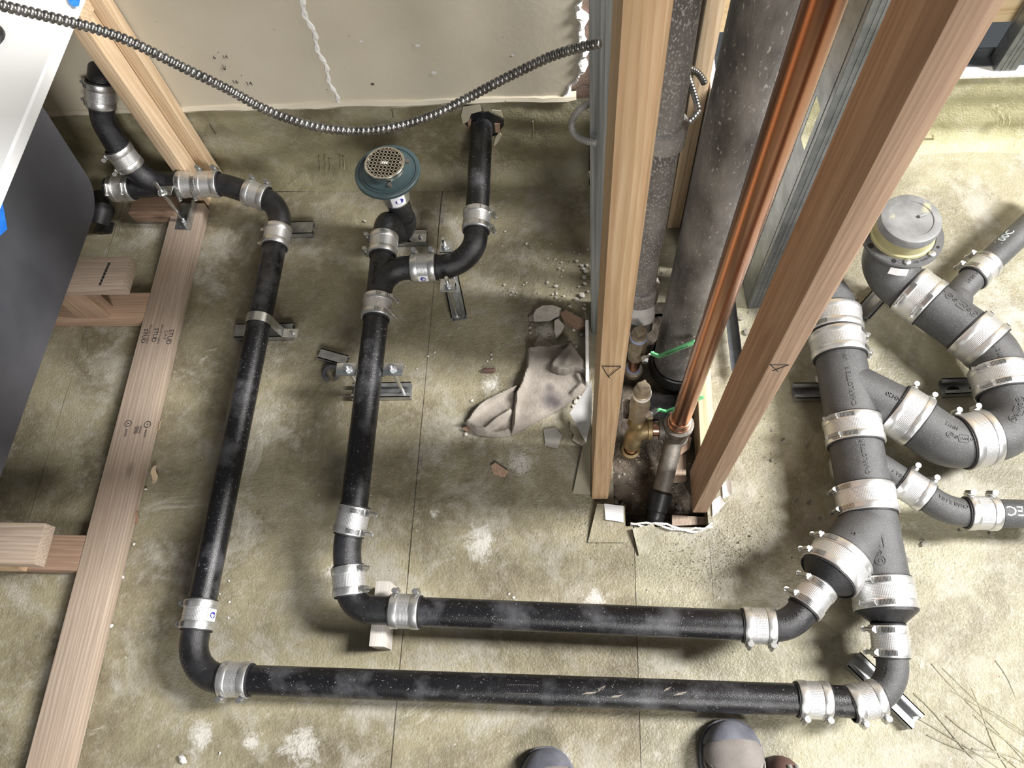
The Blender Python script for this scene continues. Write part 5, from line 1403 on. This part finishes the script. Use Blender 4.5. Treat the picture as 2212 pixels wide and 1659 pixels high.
for (x, y, rx, ry) in ((1090, 1130, 32, 75), (1170, 1190, 22, 40), (1080, 1010, 14, 50)):
    pts = []
    for k in range(14):
        a = 2 * math.pi * k / 14; q = P(980 + (x + rx * math.cos(a) * (1 + .3 * math.sin(3 * a))) / S5, 640 + (y + ry * math.sin(a)) / S5, .03); pts.append(q)
    del pts
def shard(pts, z, th, label, material='plaster_white', name='plaster_shard', cat='rubble', group=None, tilt=0):
    b = MB().poly([P(x, y, z) + Vector((0, 0, tilt * i)) for i, (x, y) in enumerate(pts)], (0, 0, th)); return b.build(name, material, None, label, cat, group, smooth=0)
shard([(1152, 680), (1158, 668), (1172, 660), (1195, 659), (1212, 666), (1210, 676), (1202, 682), (1185, 689), (1153, 690)], .016, .012, 'largest pale plaster shard above the towel', 'plaster_crumb')
shard([(1198, 692), (1206, 688), (1219, 703), (1213, 716), (1202, 728), (1197, 716)], .012, .009, 'pointed pale plaster shard just above the towel corner', 'plaster_crumb')
shard([(1141, 686), (1152, 678), (1156, 690), (1143, 690)], .010, .008, 'grey plaster chip touching the largest shard', 'stone')
shard([(1210, 676), (1222, 670), (1270, 694), (1264, 706), (1240, 704), (1216, 690)], .024, .02, 'dark brown wood splinter beside the pale shards', 'fir_red', 'wood_splinter', 'wood scrap')
shard([(1152, 746), (1164, 727), (1200, 748), (1180, 760)], .008, .006, 'dusty plaster plate half under the towel', 'stone')
shard([(1232, 908), (1262, 925), (1266, 955), (1250, 960), (1236, 950), (1240, 938), (1231, 926)], .004, .003, 'tan paint flake beside the white paper', 'skim', 'paint_flake')
shard([(1174, 928), (1200, 923), (1214, 940), (1205, 968), (1178, 962)], .004, .002, 'clear plastic film scrap below the towel', 'film', 'plastic_film', 'plastic')
shard([(1060, 1006), (1070, 999), (1098, 1018), (1090, 1030), (1066, 1024)], .006, .004, 'brown bark chip below the towel', 'fir_pink', 'wood_chip', 'wood scrap', tilt=.0)
shard([(998, 925), (1010, 920), (1017, 926), (1005, 931)], .008, .005, 'small orange wood chip at the left tip of the towel', 'fir_red', 'wood_chip', 'wood scrap')
b = MB(); q = P(1057, 800, .006); pts = [q + Vector((.0055 * (k - 3), .0, 0)) for k in range(7)]
b.tube(pts, [.0045, .0065, .0058, .0068, .0055, .0062, .003], 10); b.build('screw_anchor', 'boot_brown', None, 'dark ribbed screw anchor lying left of the towel', 'anchor')
# wood shaving curls beside the sill plate
def curl(px, py, L, ang, label, w=.011, mat_='shaving'):
    p = P(px, py, .0); d = Vector((math.cos(R(ang)), math.sin(R(ang)), 0)); s = Vector((-d.y, d.x, 0)); vs = []; fs = []; n = 8
    for k in range(n + 1):
        t = k / n - .5; ww = w * (1 - abs(t) * 1.3)
        c = p + d * L * t + s * .006 * math.sin(t * 5) + UP * (.003 + .010 * (t + .5) ** 2)
        vs += [c + s * ww, c - s * ww + UP * .004, c - s * ww + UP * .0055, c + s * ww + UP * .0015]
    for k in range(n):
        a = 4 * k
        for e in ((0, 1), (1, 2), (2, 3), (3, 0)): fs.append((a + e[0], a + e[1], a + 4 + e[1], a + 4 + e[0]))
    MB().add(vs, fs).build('wood_shaving', mat_, None, label, 'wood shaving')
curl(337, 1028, .042, 75, 'curled pale wood shaving beside the sill plate')
curl(348, 922, .028, 40, 'splintered wood shaving at the upper edge of the sill plate', .004)
curl(299, 1120, .030, 65, 'reddish wood chip against the sill plate', .008, 'fir_pink')
# peeled white drywall paper at the pine stud
def sheet4(q, label, name='peeled_paper', material='paper', bulge=.006):
    a, b_, c, d = [Vector(x) for x in q]; n = 10; vs = []; fs = []; nn = (b_ - a).cross(d - a).normalized()
    for j in range(n + 1):
        for i in range(n + 1):
            u, v = i / n, j / n; p = a.lerp(b_, u).lerp(d.lerp(c, u), v) + nn * bulge * math.sin(u * 3.1) * math.sin(v * 2.2 + .4); vs.append(p)
    m2 = len(vs); vs += [p - nn * .0008 for p in vs]
    for j in range(n):
        for i in range(n):
            k = j * (n + 1) + i; fs.append((k, k + 1, k + n + 2, k + n + 1)); fs.append((m2 + k, m2 + k + n + 1, m2 + k + n + 2, m2 + k + 1))
    return MB().add(vs, fs).build(name, material, None, label, 'paper', smooth=60)
sheet4([P(1231, 892, .03), P(1278, 822, .085), P(1279, 890, .055), P(1266, 956, .02)], 'bright white sheet of peeled drywall paper left of the pine stud')
sheet4([P(1260, 962, .01), P(1277, 900, .03), P(1276, 1068, .02), P(1238, 1066, .004)], 'dull strip of peeled drywall paper at the foot of the pine stud', material='skim')
sheet4([P(1560, 1042, .004), P(1578, 1035, .02), P(1582, 1066, .012), P(1562, 1076, .003)], 'small torn paper scrap right of the reddish stud foot')
sheet4([P(1538, 1082, .004), P(1556, 1070, .016), P(1566, 1088, .012), P(1540, 1116, .003)], 'crumpled white paper at the foot of the reddish stud')
MB().box((.0275, .86, .022), (.008, .17, .044), bev=.001).build('drywall_strip', 'plaster_white', None, 'narrow white drywall strip standing behind the white paper', 'drywall')
# cut membrane around the opening
def tongue(pts_z, label, material, name='membrane_flap'):
    return sheet4(pts_z, label, name, material, .004)
tongue([P(1270, 1172, .002), P(1290, 1088, .018), P(1350, 1094, .020), P(1352, 1172, .004)], 'cut membrane flap in front of the pine stud', 'floor')
sheet4([P(1305, 1088, .020), P(1347, 1093, .022), P(1347, 1128, .015), P(1308, 1122, .015)], 'white patch of bare paper on the cut membrane flap', bulge=.002)
tongue([P(1366, 1142, .012), P(1412, 1132, .010), P(1432, 1180, .003), P(1380, 1200, .003)], 'curled tongue of membrane at the front of the floor opening', 'floor_right')
rnd0 = random.Random(3)
b = MB(); pts = [P(1362, 1131, .0), P(1390, 1134, .003), P(1415, 1130, .006), P(1450, 1139, .006), P(1490, 1146, .005), P(1520, 1143, .005), P(1540, 1133, .004)]
fine_ = []
for p0, p1 in zip(pts[:-1], pts[1:]): fine_ += [p0.lerp(p1, k / 7) for k in range(7)]
pts = fine_ + [pts[-1]]
for off, zz in ((0, .003), (.004, .005)):
    q = [p + Vector((0, off + .0022 * math.sin(i * .55 + off * 900) + rnd0.uniform(-.0007, .0007), zz + .002 * math.sin(i * .4) - .004)) for i, p in enumerate(pts)]
    for p0, p1 in zip(q[:-1], q[1:]): b.add([p0, p1, p1 + Vector((0, -.005, .003)), p0 + Vector((0, -.006, .002))], [(0, 1, 2, 3), (3, 2, 1, 0)])
b.build('torn_membrane_edge', 'plaster_white', None, 'torn white membrane edge along the front of the floor opening', 'torn edge', smooth=0)

# rubble: one shared set of stone shapes
def rock_mesh(seed, material):
    rnd = random.Random(seed); bm = bmesh.new(); bmesh.ops.create_icosphere(bm, subdivisions=1, radius=1)
    for v in bm.verts: v.co *= rnd.uniform(.62, 1.1); v.co.z *= .7
    zmin = min(v.co.z for v in bm.verts)
    for v in bm.verts: v.co.z -= zmin
    me = bpy.data.meshes.new('rubble'); bm.to_mesh(me); bm.free(); me.materials.append(MATS[material]); return me
ROCK = {m_: [rock_mesh(i * 7 + k, m_) for i in range(5)] for k, m_ in enumerate(('plaster_crumb', 'stone', 'dust_grey', 'plaster_white'))}
def rock(px, py, size, material, label, group, z=0.0, name='rubble_piece', p=None):
    me = random.choice(ROCK[material]); o = bpy.data.objects.new(name, me); COL.objects.link(o)
    o.location = p if p is not None else P(px, py, z); o.location.z -= size * .08
    o.scale = (size * random.uniform(.8, 1.25), size * random.uniform(.8, 1.25), size * random.uniform(.7, 1.1)); o.rotation_euler = (0, 0, random.uniform(0, 6.28))
    tag(o, label, 'rubble', group); return o
spots = {
 ('small plaster crumb in the debris beside the partition around the towel', 'crumbs beside the partition', 'plaster_crumb'): [(1091, 500, 4), (1137, 527, 6), (1190, 528, 4), (1197, 500, 3), (1246, 565, 9), (1265, 588, 9), (1268, 574, 7), (1260, 582, 9), (1263, 614, 8), (1269, 540, 5), (1213, 567, 5), (1209, 581, 6), (1216, 585, 5), (1183, 611, 7), (1202, 619, 8), (1213, 598, 4), (1202, 635, 6), (1201, 643, 6), (1194, 636, 5), (1108, 631, 5), (1103, 637, 5), (1116, 633, 4), (1131, 615, 4), (1137, 611, 4), (1135, 649, 4), (1164, 634, 3), (1231, 663, 8), (1225, 672, 5), (1263, 659, 7), (1145, 709, 6), (1146, 719, 5), (1175, 706, 4), (1183, 711, 4), (1186, 724, 5), (1198, 562, 4), (1201, 560, 4), (1184, 558, 4), (1090, 616, 5), (1245, 750, 5), (1085, 532, 3), (1170, 685, 4), (1150, 700, 3), (1240, 545, 4), (1251, 549, 4), (1251, 620, 4), (1258, 640, 12), (1246, 648, 10), (1262, 668, 9), (1236, 678, 7), (1248, 690, 8), (1240, 712, 10), (1256, 724, 8), (1268, 705, 8), (1228, 735, 6), (1262, 600, 8), (1256, 575, 7), (1270, 630, 6), (1100, 628, 4), (1112, 640, 4), (1210, 650, 5), (1218, 640, 5), (1166, 716, 6), (1158, 712, 4), (1244, 868, 9), (1252, 858, 7), (1238, 878, 6)],
 ('white crumb left on the floor between the two long pipes', 'crumbs around the middle line', 'plaster_crumb'): [(788, 478, 7), (798, 507, 4), (1062, 766, 4), (1062, 776, 5), (939, 762, 5), (925, 770, 5), (901, 797, 4), (1020, 866, 6), (1007, 938, 6), (1053, 780, 4), (875, 791, 3), (1088, 745, 3)],
 ('pebble on the dusty floor around the reddish stud', 'pebbles right of the partition', 'stone'): [(1668, 994, 7), (1694, 954, 6), (1742, 956, 7), (1746, 1082, 9), (1769, 1118, 6), (1718, 1078, 5), (1598, 1172, 4), (1622, 1158, 5), (1790, 1290, 4), (1713, 1208, 4), (1668, 930, 4), (1960, 1210, 10), (1995, 1176, 8), (2025, 1012, 8), (2074, 1148, 5), (2138, 1154, 5), (1804, 1435, 6), (1777, 1396, 4), (1843, 636, 11), (1834, 628, 8), (1848, 645, 8)],
 ('white paint crumb near the lower left of the sill plate', 'crumbs along the sill plate', 'plaster_white'): [(240, 1352, 8), (266, 1247, 6), (475, 1283, 3), (397, 1640, 13), (470, 1300, 3), (316, 1057, 5), (290, 1176, 5), (494, 1335, 4), (496, 1300, 4), (1110, 1291, 5), (1100, 1283, 4), (495, 1255, 4), (475, 1627, 4)],
 ('chunk of broken concrete at the front of the floor opening', 'concrete chunks in the opening', 'dust_grey'): [(1386, 1124, 13), (1366, 1118, 11), (1402, 1120, 9), (1330, 1085, 12), (1355, 1108, 11), (1345, 1096, 12), (1500, 1100, 16), (1480, 1105, 14), (1465, 1098, 13), (1390, 1098, 15), (1370, 1096, 14), (1382, 1104, 12)],
 ('crumb lying on the earth between pine stud and copper riser', 'crumbs in the opening', 'stone'): [(1337, 1030, 6), (1360, 1035, 4), (1348, 1025, 5), (1382, 1018, 5), (1408, 1012, 6), (1378, 985, 6), (1400, 960, 4), (1330, 870, 6), (1338, 860, 5), (1422, 600, 8), (1432, 590, 6), (1440, 480, 8), (1443, 470, 6), (1600, 690, 9), (1618, 675, 6), (1612, 720, 14), (1628, 745, 12), (1630, 660, 7)],
}
OWN = {(1960, 1210): 'dark rough stone just right of the nearest wye', (1843, 636): 'largest pale stone flake beside the closet bend channel', (397, 1640): 'largest white paint chip at the lower left edge of the floor',
       (788, 478): 'round white pebble left of the floor drain trap', (2025, 1012): 'grey stone below the right quarter bend', (1746, 1082): 'longish grey stone left of the reducing wye', (240, 1352): 'white crumb touching the near part of the sill plate',
       (1995, 1176): 'pale stone right of the nearest wye under the thin branch', (1804, 1435): 'small pale flake beside the diagonal steel channel', (1020, 866): 'white chip between the towel and the middle pipe',
       (1386, 1124): 'rounded concrete lump in front of the drop pipe', (1231, 663): 'pale crumpled plaster lump right of the largest shard', (1246, 565): 'longish pale pebble near the steel stud', (1612, 720): 'large pale stone beside the dark track offcut'}
for (lab, grp, mt_), lst in spots.items():
    for (x, y, s) in lst:
        q = P(x, y, 0)
        inp = PITX0 < q.x < PITX1 and PITY0 < q.y < PITY1
        z = zpit(q.x, q.y) if inp else 0.0
        if inp: q = P(x, y, z)
        else: q = P(x, y, 0)
        own = OWN.get((x, y))
        rock(x, y, s / 1200., mt_, own or lab, None if own else grp, p=q)
# uncountable grit
b = MB(); rnd = random.Random(11)
def grit(cxp, cyp, sx, sy, n, s0, s1):
    for _ in range(n):
        x = rnd.gauss(cxp, sx); y = rnd.gauss(cyp, sy); q = P(x, y, 0)
        if PITX0 - .002 < q.x < PITX1 + .002 and PITY0 - .002 < q.y < PITY1: q.z = zpit(q.x, q.y)
        if q.y > 1.38 or (-1.15 < q.x < -1.05): continue
        s = rnd.uniform(s0, s1)
        b.add([q + Vector((s * rnd.uniform(.6, 1.2), 0, .3 * s)), q + Vector((-s * .5, s * rnd.uniform(.6, 1.1), .3 * s)), q + Vector((-s * .6, -s * rnd.uniform(.6, 1.1), .3 * s)), q + Vector((0, 0, s * 1.1))], [(0, 1, 3), (1, 2, 3), (2, 0, 3), (0, 2, 1)])
for g_ in ((1190, 560, 60, 90, 700, .0008, .0024), (1140, 660, 80, 70, 260, .0008, .002), (1120, 970, 40, 60, 420, .0006, .0018), (1060, 820, 25, 25, 200, .0006, .0015), (1560, 1190, 90, 50, 900, .0006, .0018), (1280, 1120, 40, 40, 350, .0006, .0018), (1690, 880, 50, 120, 350, .0006, .002), (1420, 1000, 50, 80, 300, .001, .0026), (900, 900, 400, 400, 700, .0006, .0017), (2000, 700, 200, 350, 600, .0006, .0017), (330, 480, 60, 40, 250, .0007, .002), (1900, 400, 150, 60, 250, .0007, .0018), (1250, 450, 25, 45, 260, .0008, .002)):
    grit(*g_)
b.build('floor_grit', 'stone', None, 'fine grit and plaster dust scattered over the floor', 'grit', None, 'stuff', smooth=0)

# hardened trickles of membrane coating on the floor
for (x, y, dx_, dy_, n_) in ((2010, 1430, .20, -.26, 14), (2030, 1440, .24, -.22, 14), (2060, 1500, .22, -.12, 12), (1990, 1560, .18, -.10, 10), (2040, 1540, .16, -.14, 10), (1970, 1505, .2, -.2, 12), (2100, 1540, .12, -.12, 8), (2110, 1520, .16, -.1, 8), (2140, 1530, .1, -.09, 8), (2080, 1470, .08, -.22, 10), (2150, 1430, .06, -.2, 10), (2010, 1590, .16, -.05, 8), (2095, 1610, .12, -.04, 8)):
    p = P(x, y, 0); ph = rnd.uniform(0, 6); q = []
    for k in range(n_ + 1):
        t = k / n_; q.append(Vector((p.x + dx_ * t + .006 * math.sin(t * 7 + ph), p.y + dy_ * t + .007 * math.sin(t * 5 + ph * 2), -.0006)))
    MB().tube(q, [.0013] * len(q), 6).build('coating_trickle', 'floor_right', floor)
for (x, y0_, y1_) in ((690, 340, 372), (702, 338, 370), (712, 345, 372), (735, 338, 368), (742, 340, 366), (2015, 318, 290), (1150, 298, 262), (2165, 252, 268), (2178, 250, 270), (1960, 290, 300)):
    yy = YR if x > 1400 else YW
    q = [PY(x, y0_, yy - .012), PY(x + 2, (y0_ + y1_) / 2, yy - .013), PY(x + 1, y1_, yy - .02)]
    MB().tube(q, .0022, 6).build('coating_trickle', 'membrane_right' if x > 1400 else 'membrane', wall_right if x > 1400 else wall_back)

# ================================================================== SHOES
def shoe(tip, head, label, w=1.0, seedlace=0):
    f = Vector((math.sin(R(head)), math.cos(R(head)), 0)); s = Vector((f.y, -f.x, 0)); tip = Vector(tip); tip.z = 0
    root = thing('shoe', tip - f * .14, label, 'shoe')
    D = [0, .004, .012, .024, .040, .060, .085, .115, .15, .19, .23, .265, .285, .292]
    HW = [.006, .020, .033, .044, .052, .0565, .058, .056, .052, .047, .044, .042, .034, .018]
    HT = [.030, .040, .050, .057, .062, .066, .072, .082, .094, .104, .108, .106, .10, .085]
    def sec(i_d, grow=0.0, n=17, a0=0, a1=180, zlo=.012):
        d = i_d
        k = 0
        while k < len(D) - 2 and D[k + 1] < d: k += 1
        t = (d - D[k]) / (D[k + 1] - D[k]); hw = (HW[k] * (1 - t) + HW[k + 1] * t) * w + grow; ht = HT[k] * (1 - t) + HT[k + 1] * t + grow
        out = []
        for q in range(n):
            a = R(a0 + (a1 - a0) * q / (n - 1)); c, si = math.cos(a), math.sin(a)
            x = hw * math.copysign(abs(c) ** .75, c); z = zlo + (ht - zlo) * abs(si) ** .8
            out.append(tip - f * d + s * x + UP * z)
        return out
    def loft(ds, grow, a0, a1, nm, m_, n=17, close=True):
        b = MB(); vs = []; fs = []
        rows = [sec(d, g, n, x0, x1) for d, g, x0, x1 in zip(ds, grow, a0, a1)]
        for r in rows: vs += r
        for i in range(len(rows) - 1):
            for q in range(n - 1):
                k = i * n + q; fs.append((k, k + 1, k + n + 1, k + n))
        if close: fs.append(tuple(range(n))); fs.append(tuple((len(rows) - 1) * n + q for q in range(n))[::-1])
        b.add(vs, fs); return b.build(nm, m_, root, smooth=60)
    loft(D, [0] * len(D), [0] * len(D), [180] * len(D), 'upper', 'shoe_leather')
    loft([0, .004, .010, .018, .026, .034, .042], [.002, .0028, .003, .003, .003, .003, .002], [0] * 5 + [0, 0], [180] * 5 + [180, 180], 'toe_cap', 'shoe_rubber')
    loft([.030, .040, .050, .062, .074, .084, .090], [.0022, .0040, .0042, .0042, .0040, .0034, .0022], [70, 38, 28, 26, 30, 42, 66], [110, 146, 158, 158, 150, 136, 112], 'toe_panel', 'shoe_toe', close=False)
    b = MB(); vs = []; fs = []
    for d, hw in zip(D, HW):
        for x, z in ((-(hw * w + .004), .0), (-(hw * w + .005), .018), ((hw * w + .005), .018), ((hw * w + .004), .0)): vs.append(tip + f * .003 - f * d * 1.01 + s * x + UP * z)
    n = len(D)
    for i in range(n - 1):
        for e in ((0, 1), (1, 2), (2, 3), (3, 0)): k = 4 * i; fs.append((k + e[0], k + e[1], k + 4 + e[1], k + 4 + e[0]))
    fs += [(0, 3, 2, 1), (4 * n - 4, 4 * n - 3, 4 * n - 2, 4 * n - 1)]
    b.add(vs, fs); b.build('sole', 'shoe_rubber', root, smooth=40)
    # stitched side overlays
    for sd in (-1, 1):
        for d0, d1 in ((.050, .10), (.075, .12), (.10, .14)):
            q = []
            for k in range(6):
                t = k / 5; d = d0 + (d1 - d0) * t; an = (18 + 42 * t) if sd > 0 else 180 - (18 + 42 * t)
                rr = sec(d, .002, 3, an, an)[0]; q.append(rr)
            MB().tube(q, .0018, 6).build('stitched_seam', 'lace', root)
    for k in range(4):
        d = .094 + .016 * k
        q = [sec(d + .004 * (j % 2), .0045, 3, a, a)[0] for j, a in enumerate((56, 72, 90, 108, 124))]
        q2 = [sec(d + .014 * j / 4, .006 + .002 * math.sin(j), 3, a, a)[0] for j, a in enumerate((58, 74, 90, 106, 122))]
        MB().tube(q, .0030, 8).build('lace', 'lace', root); MB().tube(q2, .0030, 8).build('lace', 'lace', root)
    return root
shoe(P(1574, 1556, .03), -3, 'dusty grey hiking shoe with laces showing, right of the two at the bottom edge', 1.02)
shoe(P(1170, 1617, .03), -12, 'tip of the left hiking shoe at the bottom edge', .95)
bp = P(1668, 1630, .05) + Vector((.010, -.002, 0))
root = thing('work_boot', (bp.x + .012, bp.y - .06, 0), 'rounded brown toe with grey ribs poking in beside the laced shoe', 'boot')
b = MB(); vs = []; fs = []; D = [0, .004, .014, .03, .05, .08, .12, .17]
for d in D:
    k = math.sqrt(max(0, 1 - (1 - min(1, d / .06)) ** 2)); hw = .006 + .036 * k; ht = .025 + .040 * k + .1 * d
    for q in range(15):
        a = math.pi * q / 14; vs.append((bp.x + .012 + hw * math.copysign(abs(math.cos(a)) ** .8, math.cos(a)) + d * .1, bp.y - d, ht * abs(math.sin(a)) ** .8))
for i in range(len(D) - 1):
    for q in range(14): k = i * 15 + q; fs.append((k, k + 1, k + 16, k + 15))
fs.append(tuple(range(15)))
b.add(vs, fs); b.build('boot_toe', 'boot_brown', root, smooth=60)
for dxx in (.006, .020):
    q = [Vector((bp.x + .012 + dxx + .1 * d, bp.y - d, (.025 + .040 * math.sqrt(max(0, 1 - (1 - min(1, d / .06)) ** 2)) + .1 * d) * (1 - (dxx / .05) ** 2) ** .5 + .001)) for d in (.016, .03, .05, .08, .12, .16)]
    MB().tube(q, .0045, 8).build('grey_rib', 'boot_rib', root)
